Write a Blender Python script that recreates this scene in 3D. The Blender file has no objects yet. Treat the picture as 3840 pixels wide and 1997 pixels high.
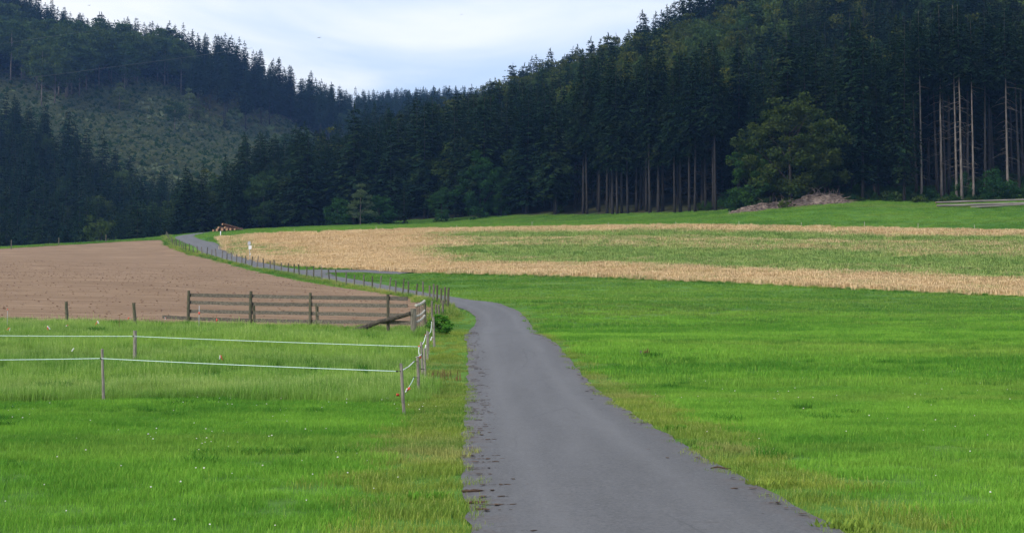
import bpy, math, random
import numpy as np
from mathutils import Vector, Matrix, noise as mn

sc = bpy.context.scene
# ------------------------------------------------------------------ camera
F = 5000.0                       # focal length in photograph pixels (3840 wide)
EYE = 1.85
PITCH = math.atan((1300 - 998.5) / F)
cam_d = bpy.data.cameras.new("camera")
cam = bpy.data.objects.new("camera", cam_d)
sc.collection.objects.link(cam)
cam_d.sensor_width = 36.0
cam_d.lens = 36.0 * F / 3840.0
cam_d.clip_start = 0.1
cam_d.clip_end = 6000.0
cam.location = (0, 0, EYE)
cam.rotation_euler = (math.pi / 2 + PITCH, 0, 0)
sc.camera = cam

# ------------------------------------------------------------------ world, sun, exposure
SUN_EL, SUN_AZ = math.radians(38), math.radians(228)     # azimuth measured clockwise from +Y
world = bpy.data.worlds.new("World")
sc.world = world
world.use_nodes = True
wn, wl = world.node_tree.nodes, world.node_tree.links
wn.clear()
w_out = wn.new('ShaderNodeOutputWorld')
w_bg = wn.new('ShaderNodeBackground')
w_bg.inputs['Strength'].default_value = 0.1
w_sky = wn.new('ShaderNodeTexSky')
w_sky.sky_type = 'NISHITA'
w_sky.sun_disc = False
w_sky.sun_elevation = SUN_EL
w_sky.sun_rotation = SUN_AZ
w_sky.dust_density = 2.0
w_sky.air_density = 1.2
w_tc = wn.new('ShaderNodeTexCoord')
w_map = wn.new('ShaderNodeMapping')
w_map.inputs['Scale'].default_value = (1.0, 1.0, 3.2)
w_map.inputs['Location'].default_value = (3.1, 0.4, 0.25)
w_n = wn.new('ShaderNodeTexNoise')
w_n.inputs['Scale'].default_value = 3.4
w_n.inputs['Detail'].default_value = 7.0
w_n.inputs['Roughness'].default_value = 0.48
w_n.inputs['Distortion'].default_value = 0.5
w_r = wn.new('ShaderNodeValToRGB')
w_r.color_ramp.elements[0].position = 0.33
w_r.color_ramp.elements[1].position = 0.62
w_r.color_ramp.interpolation = 'EASE'
w_c = wn.new('ShaderNodeMix'); w_c.data_type = 'RGBA'
w_c.inputs[6].default_value = (5.8, 7.4, 10.2, 1)      # thin veiled blue between the clouds
w_c.inputs[7].default_value = (10.6, 10.7, 10.9, 1)      # cloud
w_m = wn.new('ShaderNodeMix'); w_m.data_type = 'RGBA'
w_m.inputs[0].default_value = 0.8
wl.new(w_tc.outputs['Generated'], w_map.inputs['Vector'])
wl.new(w_map.outputs[0], w_n.inputs['Vector'])
wl.new(w_n.outputs[0], w_r.inputs[0])
wl.new(w_r.outputs[0], w_c.inputs[0])
wl.new(w_sky.outputs[0], w_m.inputs[6])
wl.new(w_c.outputs[2], w_m.inputs[7])
wl.new(w_m.outputs[2], w_bg.inputs['Color'])
wl.new(w_bg.outputs[0], w_out.inputs['Surface'])

sun_d = bpy.data.lights.new("sun", 'SUN')
sun = bpy.data.objects.new("sun", sun_d)
sc.collection.objects.link(sun)
sun_d.energy = 2.6
sun_d.angle = math.radians(10)
sun_d.color = (1.0, 0.93, 0.82)
_sd = Vector((math.sin(SUN_AZ) * math.cos(SUN_EL), math.cos(SUN_AZ) * math.cos(SUN_EL), math.sin(SUN_EL)))
sun.rotation_euler = _sd.to_track_quat('Z', 'Y').to_euler()

sc.view_settings.view_transform = 'Standard'
sc.view_settings.look = 'None'
sc.view_settings.exposure = 0.3
sc.view_settings.gamma = 1.0
sc.cycles.max_bounces = 5
sc.cycles.diffuse_bounces = 2
sc.cycles.glossy_bounces = 1
sc.cycles.transmission_bounces = 2
sc.cycles.transparent_max_bounces = 4
sc.cycles.volume_bounces = 0
sc.cycles.use_denoising = True
HAZE = 0.00016

# ------------------------------------------------------------------ small helpers
def tag(o, label=None, cat=None, group=None, kind=None):
    if label: o['label'] = label
    if cat: o['category'] = cat
    if group: o['group'] = group
    if kind: o['kind'] = kind
    return o

def link(o, parent=None):
    sc.collection.objects.link(o)
    if parent: o.parent = parent
    return o

def empty(name, loc, rz=0.0):
    o = bpy.data.objects.new(name, None)
    o.empty_display_size = 0.2
    o.location = loc
    o.rotation_euler = (0, 0, rz)
    return link(o)

def mesh(name, verts, faces, mat=None, smooth=False):
    me = bpy.data.meshes.new(name)
    verts = np.asarray(verts, dtype=np.float32).reshape(-1, 3)
    if isinstance(faces, np.ndarray):
        n, k = faces.shape
        me.vertices.add(len(verts)); me.vertices.foreach_set('co', verts.ravel())
        me.loops.add(n * k); me.loops.foreach_set('vertex_index', faces.astype(np.int32).ravel())
        me.polygons.add(n)
        me.polygons.foreach_set('loop_start', np.arange(0, n * k, k, dtype=np.int32))
        me.polygons.foreach_set('loop_total', np.full(n, k, dtype=np.int32))
        me.update(calc_edges=True)
    else:
        me.from_pydata([tuple(map(float, v)) for v in verts], [], [tuple(f) for f in faces])
    if smooth:
        me.polygons.foreach_set('use_smooth', np.ones(len(me.polygons), dtype=bool))
    if mat: me.materials.append(mat)
    me.update()
    return me

def obj(name, me, parent=None, loc=None):
    o = bpy.data.objects.new(name, me)
    link(o, parent)
    if loc is not None: o.location = loc
    return o

class MB:
    """collects shapes into one mesh"""
    def __init__(s): s.v = []; s.f = []
    def add(s, vs, fs):
        b = len(s.v); s.v += [tuple(v) for v in vs]; s.f += [tuple(i + b for i in f) for f in fs]
    def tube(s, pts, rad, n=8, jit=0.0, rnd=random, cap=True):
        pts = [Vector(p) for p in pts]
        if not hasattr(rad, '__len__'): rad = [rad] * len(pts)
        b = len(s.v); ref = Vector((0.31, 0.87, 0.2))
        for i, p in enumerate(pts):
            d = (pts[min(i + 1, len(pts) - 1)] - pts[max(i - 1, 0)]).normalized()
            a = d.cross(ref if abs(d.dot(ref)) < .9 else Vector((1, 0, 0))).normalized(); c = d.cross(a)
            for k in range(n):
                t = 2 * math.pi * k / n; r = rad[i] * (1 + rnd.uniform(-jit, jit))
                s.v.append(tuple(p + a * math.cos(t) * r + c * math.sin(t) * r))
        for i in range(len(pts) - 1):
            for k in range(n):
                s.f.append((b + i * n + k, b + i * n + (k + 1) % n, b + (i + 1) * n + (k + 1) % n, b + (i + 1) * n + k))
        if cap:
            s.f.append(tuple(b + k for k in range(n))[::-1])
            s.f.append(tuple(b + (len(pts) - 1) * n + k for k in range(n)))
    def beam(s, a, b, w, h, seg=6, warp=0.0, rnd=random, up=Vector((0, 0, 1))):
        """plank from a to b, h high along up, w thick"""
        a, b = Vector(a), Vector(b); d = (b - a).normalized(); side = d.cross(up).normalized(); u = side.cross(d).normalized()
        base = len(s.v)
        for i in range(seg + 1):
            p = a.lerp(b, i / seg) + u * rnd.uniform(-warp, warp) + side * rnd.uniform(-warp, warp) * .5
            hh = h * (1 + rnd.uniform(-.06, .06))
            for (x, y) in ((-.5, -.5), (.5, -.5), (.5, .5), (-.5, .5)):
                s.v.append(tuple(p + side * x * w + u * y * hh))
        for i in range(seg):
            for k in range(4):
                s.f.append((base + i * 4 + k, base + i * 4 + (k + 1) % 4, base + i * 4 + 4 + (k + 1) % 4, base + i * 4 + 4 + k))
        s.f.append((base + 3, base + 2, base + 1, base)); e = base + seg * 4
        s.f.append((e, e + 1, e + 2, e + 3))
    def blob(s, c, r, rnd, sx=1, sy=1, sz=1, jit=.25, n=6, m=4):
        c = Vector(c); vs = [c + Vector((0, 0, -r * sz))]; ring = []
        for j in range(1, m):
            ph = -math.pi / 2 + math.pi * j / m
            for k in range(n):
                t = 2 * math.pi * (k + .5 * (j % 2)) / n; q = r * (1 + rnd.uniform(-jit, jit))
                vs.append(c + Vector((math.cos(t) * math.cos(ph) * q * sx, math.sin(t) * math.cos(ph) * q * sy, math.sin(ph) * q * sz)))
        vs.append(c + Vector((0, 0, r * sz))); fs = []
        for k in range(n): fs.append((0, 1 + (k + 1) % n, 1 + k))
        for j in range(m - 2):
            for k in range(n):
                a = 1 + j * n
                fs.append((a + k, a + (k + 1) % n, a + n + (k + 1) % n, a + n + k))
        a = 1 + (m - 2) * n
        for k in range(n): fs.append((a + k, a + (k + 1) % n, len(vs) - 1))
        s.add(vs, fs)
    def build(s, name, mat, parent=None, loc=None, smooth=True):
        return obj(name, mesh(name, s.v, s.f, mat, smooth), parent, loc)

# ------------------------------------------------------------------ materials
def new_mat(name):
    m = bpy.data.materials.new(name); m.use_nodes = True
    nt = m.node_tree; nt.nodes.clear()
    out = nt.nodes.new('ShaderNodeOutputMaterial')
    return m, nt, out

class NT:
    def __init__(s, nt): s.nt = nt
    def n(s, t, **kw):
        nd = s.nt.nodes.new(t)
        for k, v in kw.items():
            if k in nd.inputs: nd.inputs[k].default_value = v
            else: setattr(nd, k, v)
        return nd
    def l(s, a, b): s.nt.links.new(a, b)
    def pos(s): return s.n('ShaderNodeNewGeometry').outputs['Position']
    def local(s): return s.n('ShaderNodeTexCoord').outputs['Object']
    def noise(s, vec, scale, detail=3, rough=.5, stretch=None, dist=0.0, off=None):
        if stretch or off:
            mp = s.n('ShaderNodeMapping'); s.l(vec, mp.inputs[0])
            if stretch: mp.inputs['Scale'].default_value = stretch
            if off: mp.inputs['Location'].default_value = off
            vec = mp.outputs[0]
        nd = s.n('ShaderNodeTexNoise'); nd.inputs['Scale'].default_value = scale; nd.inputs['Detail'].default_value = detail
        nd.inputs['Roughness'].default_value = rough; nd.inputs['Distortion'].default_value = dist
        s.l(vec, nd.inputs['Vector']); return nd.outputs[0]
    def ramp(s, fac, stops):
        r = s.n('ShaderNodeValToRGB'); e = r.color_ramp.elements
        while len(e) < len(stops): e.new(0.5)
        for i, (p, c) in enumerate(stops):
            e[i].position = p; e[i].color = (c, c, c, 1) if not hasattr(c, '__len__') else (*c, 1)
        s.l(fac, r.inputs[0]); return r.outputs[0]
    def mix(s, fac, a, b, mode='MIX'):
        m = s.n('ShaderNodeMix', data_type='RGBA', blend_type=mode)
        for sock, v in ((m.inputs[0], fac), (m.inputs[6], a), (m.inputs[7], b)):
            if isinstance(v, bpy.types.NodeSocket): s.l(v, sock)
            elif hasattr(v, '__len__'): sock.default_value = (*v, 1)
            else: sock.default_value = v
        return m.outputs[2]
    def math(s, op, a, b=0.0, c=0.0):
        m = s.n('ShaderNodeMath', operation=op)
        for sock, v in zip(m.inputs, (a, b, c)):
            if isinstance(v, bpy.types.NodeSocket): s.l(v, sock)
            else: sock.default_value = v
        return m.outputs[0]
    def bump(s, h, strength=.5, dist=.05):
        b = s.n('ShaderNodeBump'); b.inputs['Strength'].default_value = strength; b.inputs['Distance'].default_value = dist
        s.l(h, b.inputs['Height']); return b.outputs[0]
    def bsdf(s, out, col, rough=.8, normal=None, spec=.3):
        p = s.n('ShaderNodeBsdfPrincipled'); p.inputs['Specular IOR Level'].default_value = spec
        if isinstance(col, bpy.types.NodeSocket): s.l(col, p.inputs['Base Color'])
        else: p.inputs['Base Color'].default_value = (*col, 1)
        if isinstance(rough, bpy.types.NodeSocket): s.l(rough, p.inputs['Roughness'])
        else: p.inputs['Roughness'].default_value = rough
        if normal: s.l(normal, p.inputs['Normal'])
        s.l(p.outputs[0], out.inputs[0]); return p
    def leaf(s, out, col, trans=.3):
        d = s.n('ShaderNodeBsdfDiffuse'); t = s.n('ShaderNodeBsdfTranslucent'); m = s.n('ShaderNodeMixShader')
        m.inputs[0].default_value = trans
        s.l(col, d.inputs[0]); s.l(col, t.inputs[0]); s.l(d.outputs[0], m.inputs[1]); s.l(t.outputs[0], m.inputs[2]); s.l(m.outputs[0], out.inputs[0])

def meadow_colour(t, bright, dark, dry, dryness=.5):
    """colour of the sward by where it grows: swaths along x, clumps, drier patches"""
    p = t.pos()
    swath = t.noise(p, .11, 4, .55, (.22, 1, 1))
    clump = t.noise(p, .55, 4, .6, (.7, 1, 1), off=(7, 3, 0))
    fine = t.noise(p, 5.0, 3, .6)
    f1 = t.ramp(t.math('ADD', t.math('MULTIPLY', swath, .55), t.math('MULTIPLY', clump, .45)), [(.43, 0), (.58, 1)])
    c = t.mix(f1, dark, bright)
    dr = t.ramp(t.noise(p, .16, 4, .6, (.3, 1.3, 1), off=(11, 31, 0)), [(.5, 0), (.68, dryness)])
    c = t.mix(dr, c, dry)
    return t.mix(t.ramp(fine, [(.3, .72), (.7, 1.2)]), (0, 0, 0), c, 'MULTIPLY') if False else t.mix(1.0, c, t.ramp(fine, [(.3, .75), (.7, 1.0)]), 'MULTIPLY')

def grass_mat(name, bright, dark, dry, dryness=.5, trans=.35, tintvar=.3):
    m, nt, out = new_mat(name); t = NT(nt)
    c = meadow_colour(t, bright, dark, dry, dryness)
    a = t.n('ShaderNodeAttribute', attribute_type='GEOMETRY', attribute_name='shade')
    c = t.mix(1.0, c, t.ramp(a.outputs['Fac'], [(0, 1 - tintvar), (1, 1.0)]), 'MULTIPLY')
    c = t.mix(t.ramp(a.outputs['Fac'], [(.86, 0), (1, .45)]), c, dry)
    t.leaf(out, c, trans)
    return m

def solid_noise_mat(name, c1, c2, scale=6, rough=.85, stretch=None, bump=.3, lo=.35, hi=.65, coords='local', objvar=0.0):
    m, nt, out = new_mat(name); t = NT(nt)
    p = t.local() if coords == 'local' else t.pos()
    f = t.noise(p, scale, 6, .6, stretch)
    c = t.mix(t.ramp(f, [(lo, 0), (hi, 1)]), c1, c2)
    if objvar:
        r = t.n('ShaderNodeObjectInfo').outputs['Random']
        c = t.mix(1.0, c, t.ramp(r, [(0, 1 - objvar), (1, 1.0)]), 'MULTIPLY')
    t.bsdf(out, c, rough, t.bump(f, bump, .02) if bump else None)
    return m

M = {}
G_BRIGHT, G_DARK, G_DRY = (.28, .57, .07), (.125, .35, .042), (.45, .53, .12)
M['short_grass'] = grass_mat('short_grass', G_BRIGHT, G_DARK, G_DRY, .35)
M['long_grass'] = grass_mat('long_grass', (.35, .57, .10), (.20, .41, .07), (.50, .56, .22), .55)
M['verge_grass'] = grass_mat('verge_grass', (.36, .46, .08), (.17, .34, .055), (.52, .47, .18), .75)
M['dark_tuft'] = grass_mat('dark_tuft', (.12, .34, .04), (.07, .24, .03), (.18, .32, .06), .2)
M['far_grass'] = grass_mat('far_grass', (.235, .44, .068), (.13, .31, .05), (.37, .43, .12), .45)

def ground_mat():
    m, nt, out = new_mat('ground'); t = NT(nt); p = t.pos()
    g = meadow_colour(t, (.10, .215, .03), (.06, .155, .022), (.17, .22, .05), .35)
    fl = t.mix(t.ramp(t.noise(p, .35, 5, .6), [(.35, 0), (.65, 1)]), (.022, .028, .014), (.05, .052, .025))
    sc_ = t.mix(t.ramp(t.noise(p, .12, 5, .6), [(.35, 0), (.65, 1)]), (.06, .08, .04), (.09, .11, .055))
    a = t.n('ShaderNodeAttribute', attribute_type='GEOMETRY', attribute_name='cover')
    sep = t.n('ShaderNodeSeparateColor'); t.l(a.outputs['Color'], sep.inputs[0])
    c = t.mix(sep.outputs[0], g, fl); c = t.mix(sep.outputs[1], c, sc_)
    t.bsdf(out, c, .95, t.bump(t.noise(p, 3, 5, .7), .6, .08), .1)
    return m
M['ground'] = ground_mat()

def plough_mat():
    m, nt, out = new_mat('dry_ploughed_soil'); t = NT(nt); p = t.pos()
    big = t.noise(p, .06, 5, .6, (.5, 1, 1)); mid = t.noise(p, .5, 6, .65, (.45, 1, 1), .8)
    rows = t.noise(p, 1.5, 4, .6, (.10, 1.6, 1), 1.2)
    fine = t.noise(p, 9, 5, .75)
    c = t.mix(t.ramp(mid, [(.35, 0), (.65, 1)]), (.225, .150, .092), (.35, .245, .158))
    c = t.mix(t.ramp(rows, [(.42, .8), (.58, 0)]), c, (.17, .108, .068))
    c = t.mix(t.ramp(big, [(.4, .35), (.6, 0)]), c, (.20, .132, .086))
    c = t.mix(t.ramp(fine, [(.33, .4), (.42, 0)]), c, (.15, .09, .06))
    t.bsdf(out, c, .95, t.bump(t.math('ADD', fine, t.math('MULTIPLY', rows, 1.5)), .8, .07), .1)
    return m
M['soil'] = plough_mat()
M['clod'] = solid_noise_mat('clod', (.14, .082, .055), (.26, .165, .11), 8, .95)

def road_mat():
    m, nt, out = new_mat('worn_asphalt'); t = NT(nt); p = t.pos()
    agg = t.noise(p, 24, 4, .85); med = t.noise(p, 2.2, 6, .7, (1.4, .8, 1)); big = t.noise(p, .6, 4, .6, (2.2, .22, 1))
    c = t.mix(t.ramp(agg, [(.36, 0), (.64, 1)]), (.034, .034, .036), (.116, .114, .117))
    c = t.mix(t.ramp(med, [(.36, .40), (.55, 0)]), c, (.055, .053, .053))
    c = t.mix(t.ramp(big, [(.42, 0), (.66, .3)]), c, (.130, .129, .134))
    # thin wandering cracks
    v = t.n('ShaderNodeTexVoronoi', feature='DISTANCE_TO_EDGE'); v.inputs['Scale'].default_value = .42
    mp = t.n('ShaderNodeMapping'); mp.inputs['Scale'].default_value = (1.7, .35, 1)
    wob = t.n('ShaderNodeMix', data_type='VECTOR'); wob.inputs[0].default_value = .12
    nz = t.n('ShaderNodeTexNoise'); nz.inputs['Scale'].default_value = 1.6; nz.inputs['Detail'].default_value = 5; t.l(p, nz.inputs['Vector'])
    t.l(p, wob.inputs[4]); t.l(nz.outputs[1], wob.inputs[5]); t.l(wob.outputs[1], mp.inputs[0]); t.l(mp.outputs[0], v.inputs['Vector'])
    crack = t.math('MULTIPLY', t.ramp(v.outputs[0], [(.0, 1), (.012, 0)]), t.ramp(t.noise(p, .25, 2), [(.5, 0), (.6, .6)]))
    c = t.mix(crack, c, (.04, .04, .042))
    spot = t.ramp(t.noise(p, 4.5, 3, .6, (.8, 2.2, 1), off=(5, 9, 0)), [(.62, 0), (.70, .55)])
    c = t.mix(spot, c, (.050, .040, .034))
    tr = t.n('ShaderNodeMath', operation='PINGPONG'); t.l(t.math('MULTIPLY', t.n('ShaderNodeAttribute', attribute_type='GEOMETRY', attribute_name='edge').outputs['Fac'], 1.0), tr.inputs[0]); tr.inputs[1].default_value = .5
    c = t.mix(t.ramp(tr.outputs[0], [(.30, 0), (.5, .22)]), c, (.15, .148, .15))
    # brown earth and bark dust near the edges of the carriageway
    a = t.n('ShaderNodeAttribute', attribute_type='GEOMETRY', attribute_name='edge')
    dirt = t.math('MULTIPLY', t.ramp(a.outputs['Fac'], [(.72, 0), (1, .9)]), t.ramp(t.noise(p, 3.2, 6, .7), [(.45, 0), (.62, 1)]))
    c = t.mix(dirt, c, (.065, .042, .028))
    t.bsdf(out, c, .62, t.bump(agg, .5, .006), .4)
    return m
M['road'] = road_mat()
M['bark_litter'] = solid_noise_mat('bark_litter', (.030, .018, .012), (.115, .068, .042), 3, .95, coords='world')
M['mud'] = solid_noise_mat('mud', (.02, .014, .01), (.05, .033, .022), 14, .95)
M['old_wood'] = solid_noise_mat('old_wood', (.085, .08, .058), (.24, .215, .175), 5, .9, (6, 6, .9), .5, objvar=.3)
M['round_post'] = solid_noise_mat('round_post', (.15, .135, .115), (.36, .32, .275), 5, .9, (6, 6, .9), .5, objvar=.2)
M['mossy_wood'] = solid_noise_mat('mossy_wood', (.05, .062, .03), (.16, .135, .10), 7, .92, (4, 4, .8), .5, objvar=.3)
M['plank'] = solid_noise_mat('plank', (.065, .060, .046), (.18, .158, .128), 4, .9, (.35, 6, 6), .4, objvar=.25)
M['dark_log'] = solid_noise_mat('dark_log', (.025, .022, .018), (.10, .085, .065), 9, .9, (1, 1, 1), .8)
M['pale_wood'] = solid_noise_mat('pale_wood', (.36, .33, .28), (.60, .56, .48), 6, .8, (1, 6, 6), .2)
M['bark'] = solid_noise_mat('bark', (.017, .016, .016), (.046, .041, .039), 3, .95, (3, 3, .5), .6, coords='world', objvar=.35)
M['pale_and_lit_bark'] = solid_noise_mat('pale_and_lit_bark', (.075, .064, .058), (.19, .165, .148), 1.2, .9, (3, 3, .8), .5, coords='world')  # pale beech and birch bark; on bare spruces it is sunlight painted in
M['log_bark'] = solid_noise_mat('log_bark', (.08, .038, .024), (.19, .095, .06), 4, .9, None, .5)
M['cut_wood'] = solid_noise_mat('cut_wood', (.26, .14, .08), (.40, .25, .15), 10, .8)
M['peeled_log'] = solid_noise_mat('peeled_log', (.10, .088, .078), (.26, .235, .21), 1.5, .8, (.2, 3, 3), .3)
M['rubble'] = solid_noise_mat('rubble', (.085, .062, .052), (.25, .195, .165), 1.4, .95, None, .8, coords='world')
M['rope'] = solid_noise_mat('rope', (.62, .80, .78), (.72, .90, .88), 30, .6, None, 0)
M['white_tape'] = solid_noise_mat('white_tape', (.75, .76, .78), (.82, .83, .85), 30, .5, None, 0)
M['red_tape'] = solid_noise_mat('red_tape', (.62, .06, .03), (.72, .12, .06), 30, .5, None, 0)
M['black_plastic'] = solid_noise_mat('black_plastic', (.015, .015, .016), (.03, .03, .03), 30, .5, None, 0)
M['metal'] = solid_noise_mat('metal', (.30, .31, .32), (.42, .43, .44), 20, .45, None, 0)
M['white_paint'] = solid_noise_mat('white_paint', (.68, .69, .69), (.80, .80, .79), 20, .5, None, 0)
M['grey_paint'] = solid_noise_mat('grey_paint', (.36, .37, .39), (.46, .47, .49), 20, .5, None, 0)
M['cable'] = solid_noise_mat('cable', (.10, .10, .10), (.14, .14, .14), 20, .5, None, 0)
M['bird'] = solid_noise_mat('bird_plumage', (.05, .045, .04), (.10, .09, .08), 8, .8, None, 0)
M['petal'] = solid_noise_mat('petal', (.62, .58, .50), (.80, .78, .74), 2, .8, None, 0, coords='world')
M['rust_weed'] = solid_noise_mat('rust_weed', (.12, .065, .03), (.20, .12, .05), 9, .9, None, 0)

def crop_mat():
    m, nt, out = new_mat('ripe_crop'); t = NT(nt); p = t.pos()
    a = t.n('ShaderNodeAttribute', attribute_type='INSTANCER', attribute_name='tint')
    s = t.n('ShaderNodeAttribute', attribute_type='GEOMETRY', attribute_name='shade')
    gold = t.mix(t.ramp(t.noise(p, .5, 5, .65, (.3, 1, 1)), [(.35, 0), (.65, 1)]), (.70, .51, .28), (.86, .66, .40))
    gr = t.mix(t.ramp(t.noise(p, .4, 4), [(.35, 0), (.65, 1)]), (.22, .36, .09), (.38, .48, .15))
    k = t.math('ADD', a.outputs['Fac'], t.math('MULTIPLY', t.math('SUBTRACT', s.outputs['Fac'], .5), .5))
    c = t.mix(t.ramp(k, [(.35, 0), (.65, 1)]), gold, gr)
    c = t.mix(1.0, c, t.ramp(s.outputs['Fac'], [(0, .88), (1, 1.0)]), 'MULTIPLY')
    t.leaf(out, c, .25); return m
M['crop'] = crop_mat()
def crop_ground_mat():
    m, nt, out = new_mat('crop_stubble_ground'); t = NT(nt); p = t.pos()
    a = t.n('ShaderNodeAttribute', attribute_type='GEOMETRY', attribute_name='green')
    gold = t.mix(t.ramp(t.noise(p, .5, 5, .65, (.3, 1, 1)), [(.35, 0), (.65, 1)]), (.50, .37, .18), (.66, .50, .27))
    c = t.mix(a.outputs['Fac'], gold, (.15, .22, .06))
    t.bsdf(out, c, .95, t.bump(t.noise(p, 4, 5, .7), .6, .08), .1); return m
M['crop_ground'] = crop_ground_mat()

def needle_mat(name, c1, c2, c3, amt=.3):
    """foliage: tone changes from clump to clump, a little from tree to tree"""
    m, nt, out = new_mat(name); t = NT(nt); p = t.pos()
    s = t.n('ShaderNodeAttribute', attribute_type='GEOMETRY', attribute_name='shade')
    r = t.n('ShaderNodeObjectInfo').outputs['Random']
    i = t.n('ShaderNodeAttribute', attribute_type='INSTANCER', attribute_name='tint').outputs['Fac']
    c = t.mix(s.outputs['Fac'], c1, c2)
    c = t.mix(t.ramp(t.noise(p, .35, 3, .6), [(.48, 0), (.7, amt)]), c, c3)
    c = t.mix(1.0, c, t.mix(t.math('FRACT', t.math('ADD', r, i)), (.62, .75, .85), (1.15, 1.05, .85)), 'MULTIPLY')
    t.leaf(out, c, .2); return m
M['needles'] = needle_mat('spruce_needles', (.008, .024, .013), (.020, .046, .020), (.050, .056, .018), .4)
M['beech_leaves'] = needle_mat('beech_leaves', (.030, .062, .022), (.066, .108, .032), (.10, .115, .030), .4)
M['yellow_leaves'] = needle_mat('yellow_leaves', (.030, .052, .014), (.080, .098, .022), (.13, .125, .024), .5)
M['green_leaves'] = needle_mat('green_leaves', (.018, .055, .020), (.040, .098, .026), (.045, .10, .028), .2)
M['birch_leaves'] = needle_mat('birch_leaves', (.05, .085, .04), (.12, .165, .085), (.13, .165, .08), .3)
M['scrub_leaves'] = needle_mat('scrub_leaves', (.12, .15, .085), (.165, .20, .115), (.18, .20, .11), .3)

# ------------------------------------------------------------------ terrain
CP, SP = math.cos(PITCH), math.sin(PITCH)
def at(u, v, Y):
    """world point on the sight line of photo pixel (u,v) at distance Y"""
    a, b = (u - 1920) / F, (998.5 - v) / F
    k = Y / (CP - b * SP)
    return Vector((a * k, Y, EYE + (SP + b * CP) * k))
def proj(x, y, z):
    zz = z - EYE
    d = y * CP + zz * SP
    return 1920 + F * x / d, 998.5 - F * (-y * SP + zz * CP) / d

ctrl = [(x, y, z) for x, y, z in (
    (-30, -30, -.7), (0, -30, -.7), (30, -30, -.7), (-8, 11, .27), (8, 11, .27), (0, 4, .1), (-14, 18, .42), (0, 18, .41), (14, 18, .42),
    (-20, 29, .72), (0, 29, .70), (20, 29, .72), (-30, 5, .1), (30, 5, .1),
    (-300, 20, 4), (300, 20, 3), (-300, 120, 8), (300, 120, 18), (-330, 300, 30), (330, 300, 90), (-450, 650, 165), (420, 650, 90), (-450, 420, 80), (450, 420, 110),
    (-500, 1000, 170), (500, 1000, 130), (-200, 1300, 160), (200, 1300, 150), (0, 1300, 155), (0, -200, -5), (-300, -200, -3), (300, -200, -3), (-600, 1400, 150), (600, 1400, 130))]
def cv(u, v, Y): p = at(u, v, Y); ctrl.append((p.x, p.y, p.z))
def cz(u, Y, z): ctrl.append(((u - 1920) / F * Y, Y, z))
for a in ((1757, 1400, 38), (505, 1354, 40), (1602, 1352, 40), (0, 1218, 57), (705, 1225, 56), (1163, 1240, 54), (1548, 1249, 50), (1760, 1240, 65), (1760, 1300, 46.5),
          (2403, 1335, 42), (2350, 1230, 66), (3840, 1272, 52), (2900, 1255, 58), (3840, 1400, 38), (2800, 1400, 38),
          (1680, 1160, 75), (2300, 1130, 85), (3000, 1170, 78), (3840, 1180, 76), (1600, 1130, 90), (1500, 1108, 100), (1298, 1076, 112), (1148, 1045, 125), (1000, 1015, 140), (853, 981, 158), (726, 950, 180), (647, 922, 205), (616, 888, 235),
          (690, 882, 245), (0, 1044, 100), (700, 1060, 100), (0, 930, 200), (230, 915, 215), (600, 893, 225), (0, 975, 150),
          (1530, 1025, 135), (2000, 1035, 128), (2560, 1055, 118), (3200, 1085, 108), (3840, 1112, 100), (1060, 1010, 140),
          (1000, 880, 200), (830, 893, 215), (1600, 862, 195), (2400, 850, 185), (2900, 852, 177), (3400, 862, 170), (3840, 868, 165),
          (3700, 770, 200), (3150, 760, 202), (2700, 800, 215), (2200, 815, 240), (1600, 835, 265), (1200, 850, 265), (900, 866, 250), (850, 868, 235)): cv(*a)
for a in ((1200, 300, 27.5), (900, 300, 24.5), (690, 300, 21), (0, 300, 8), (300, 300, 9), (550, 300, 15), (-400, 300, 12),
          (0, 420, 58), (200, 425, 56), (500, 430, 47.5), (760, 440, 43), (900, 400, 33), (1000, 380, 34), (1250, 430, 47), (1500, 480, 62), (1700, 560, 81), (1830, 520, 81), (2200, 480, 80.6),
          (2350, 460, 81), (2577, 430, 86), (2700, 400, 84), (3840, 350, 92), (2700, 300, 50), (3700, 260, 42), (3840, 500, 105),
          (257, 660, 139), (0, 680, 165), (500, 650, 135), (640, 640, 130), (862, 640, 122), (1000, 670, 121), (1180, 700, 117), (1300, 780, 126), (1400, 900, 148), (1550, 1000, 166), (1700, 1000, 170),
          (2200, 620, 76), (1700, 700, 80), (500, 780, 128), (0, 820, 150), (1000, 800, 118), (1100, 540, 72), (2000, 800, 110)): cz(*a)
for a in ((56, 332, 560), (257, 342, 575), (500, 360, 590), (620, 347, 605), (760, 410, 620), (900, 435, 630), (1000, 490, 640), (1100, 530, 650), (1200, 560, 660), (1040, 640, 470)): cv(*a)
C = np.array(ctrl, dtype=float)
def _k(d2): return np.sqrt(d2 + 14.0 ** 2)
_d2 = (C[:, None, 0] - C[None, :, 0]) ** 2 + (C[:, None, 1] - C[None, :, 1]) ** 2
_n = len(C)
_A = np.zeros((_n + 3, _n + 3)); _A[:_n, :_n] = _k(_d2) - np.eye(_n) * .15
_A[:_n, _n] = 1; _A[:_n, _n + 1] = C[:, 0]; _A[:_n, _n + 2] = C[:, 1]; _A[_n:, :_n] = _A[:_n, _n:].T
_w = np.linalg.solve(_A, np.concatenate([C[:, 2], np.zeros(3)]))
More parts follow.
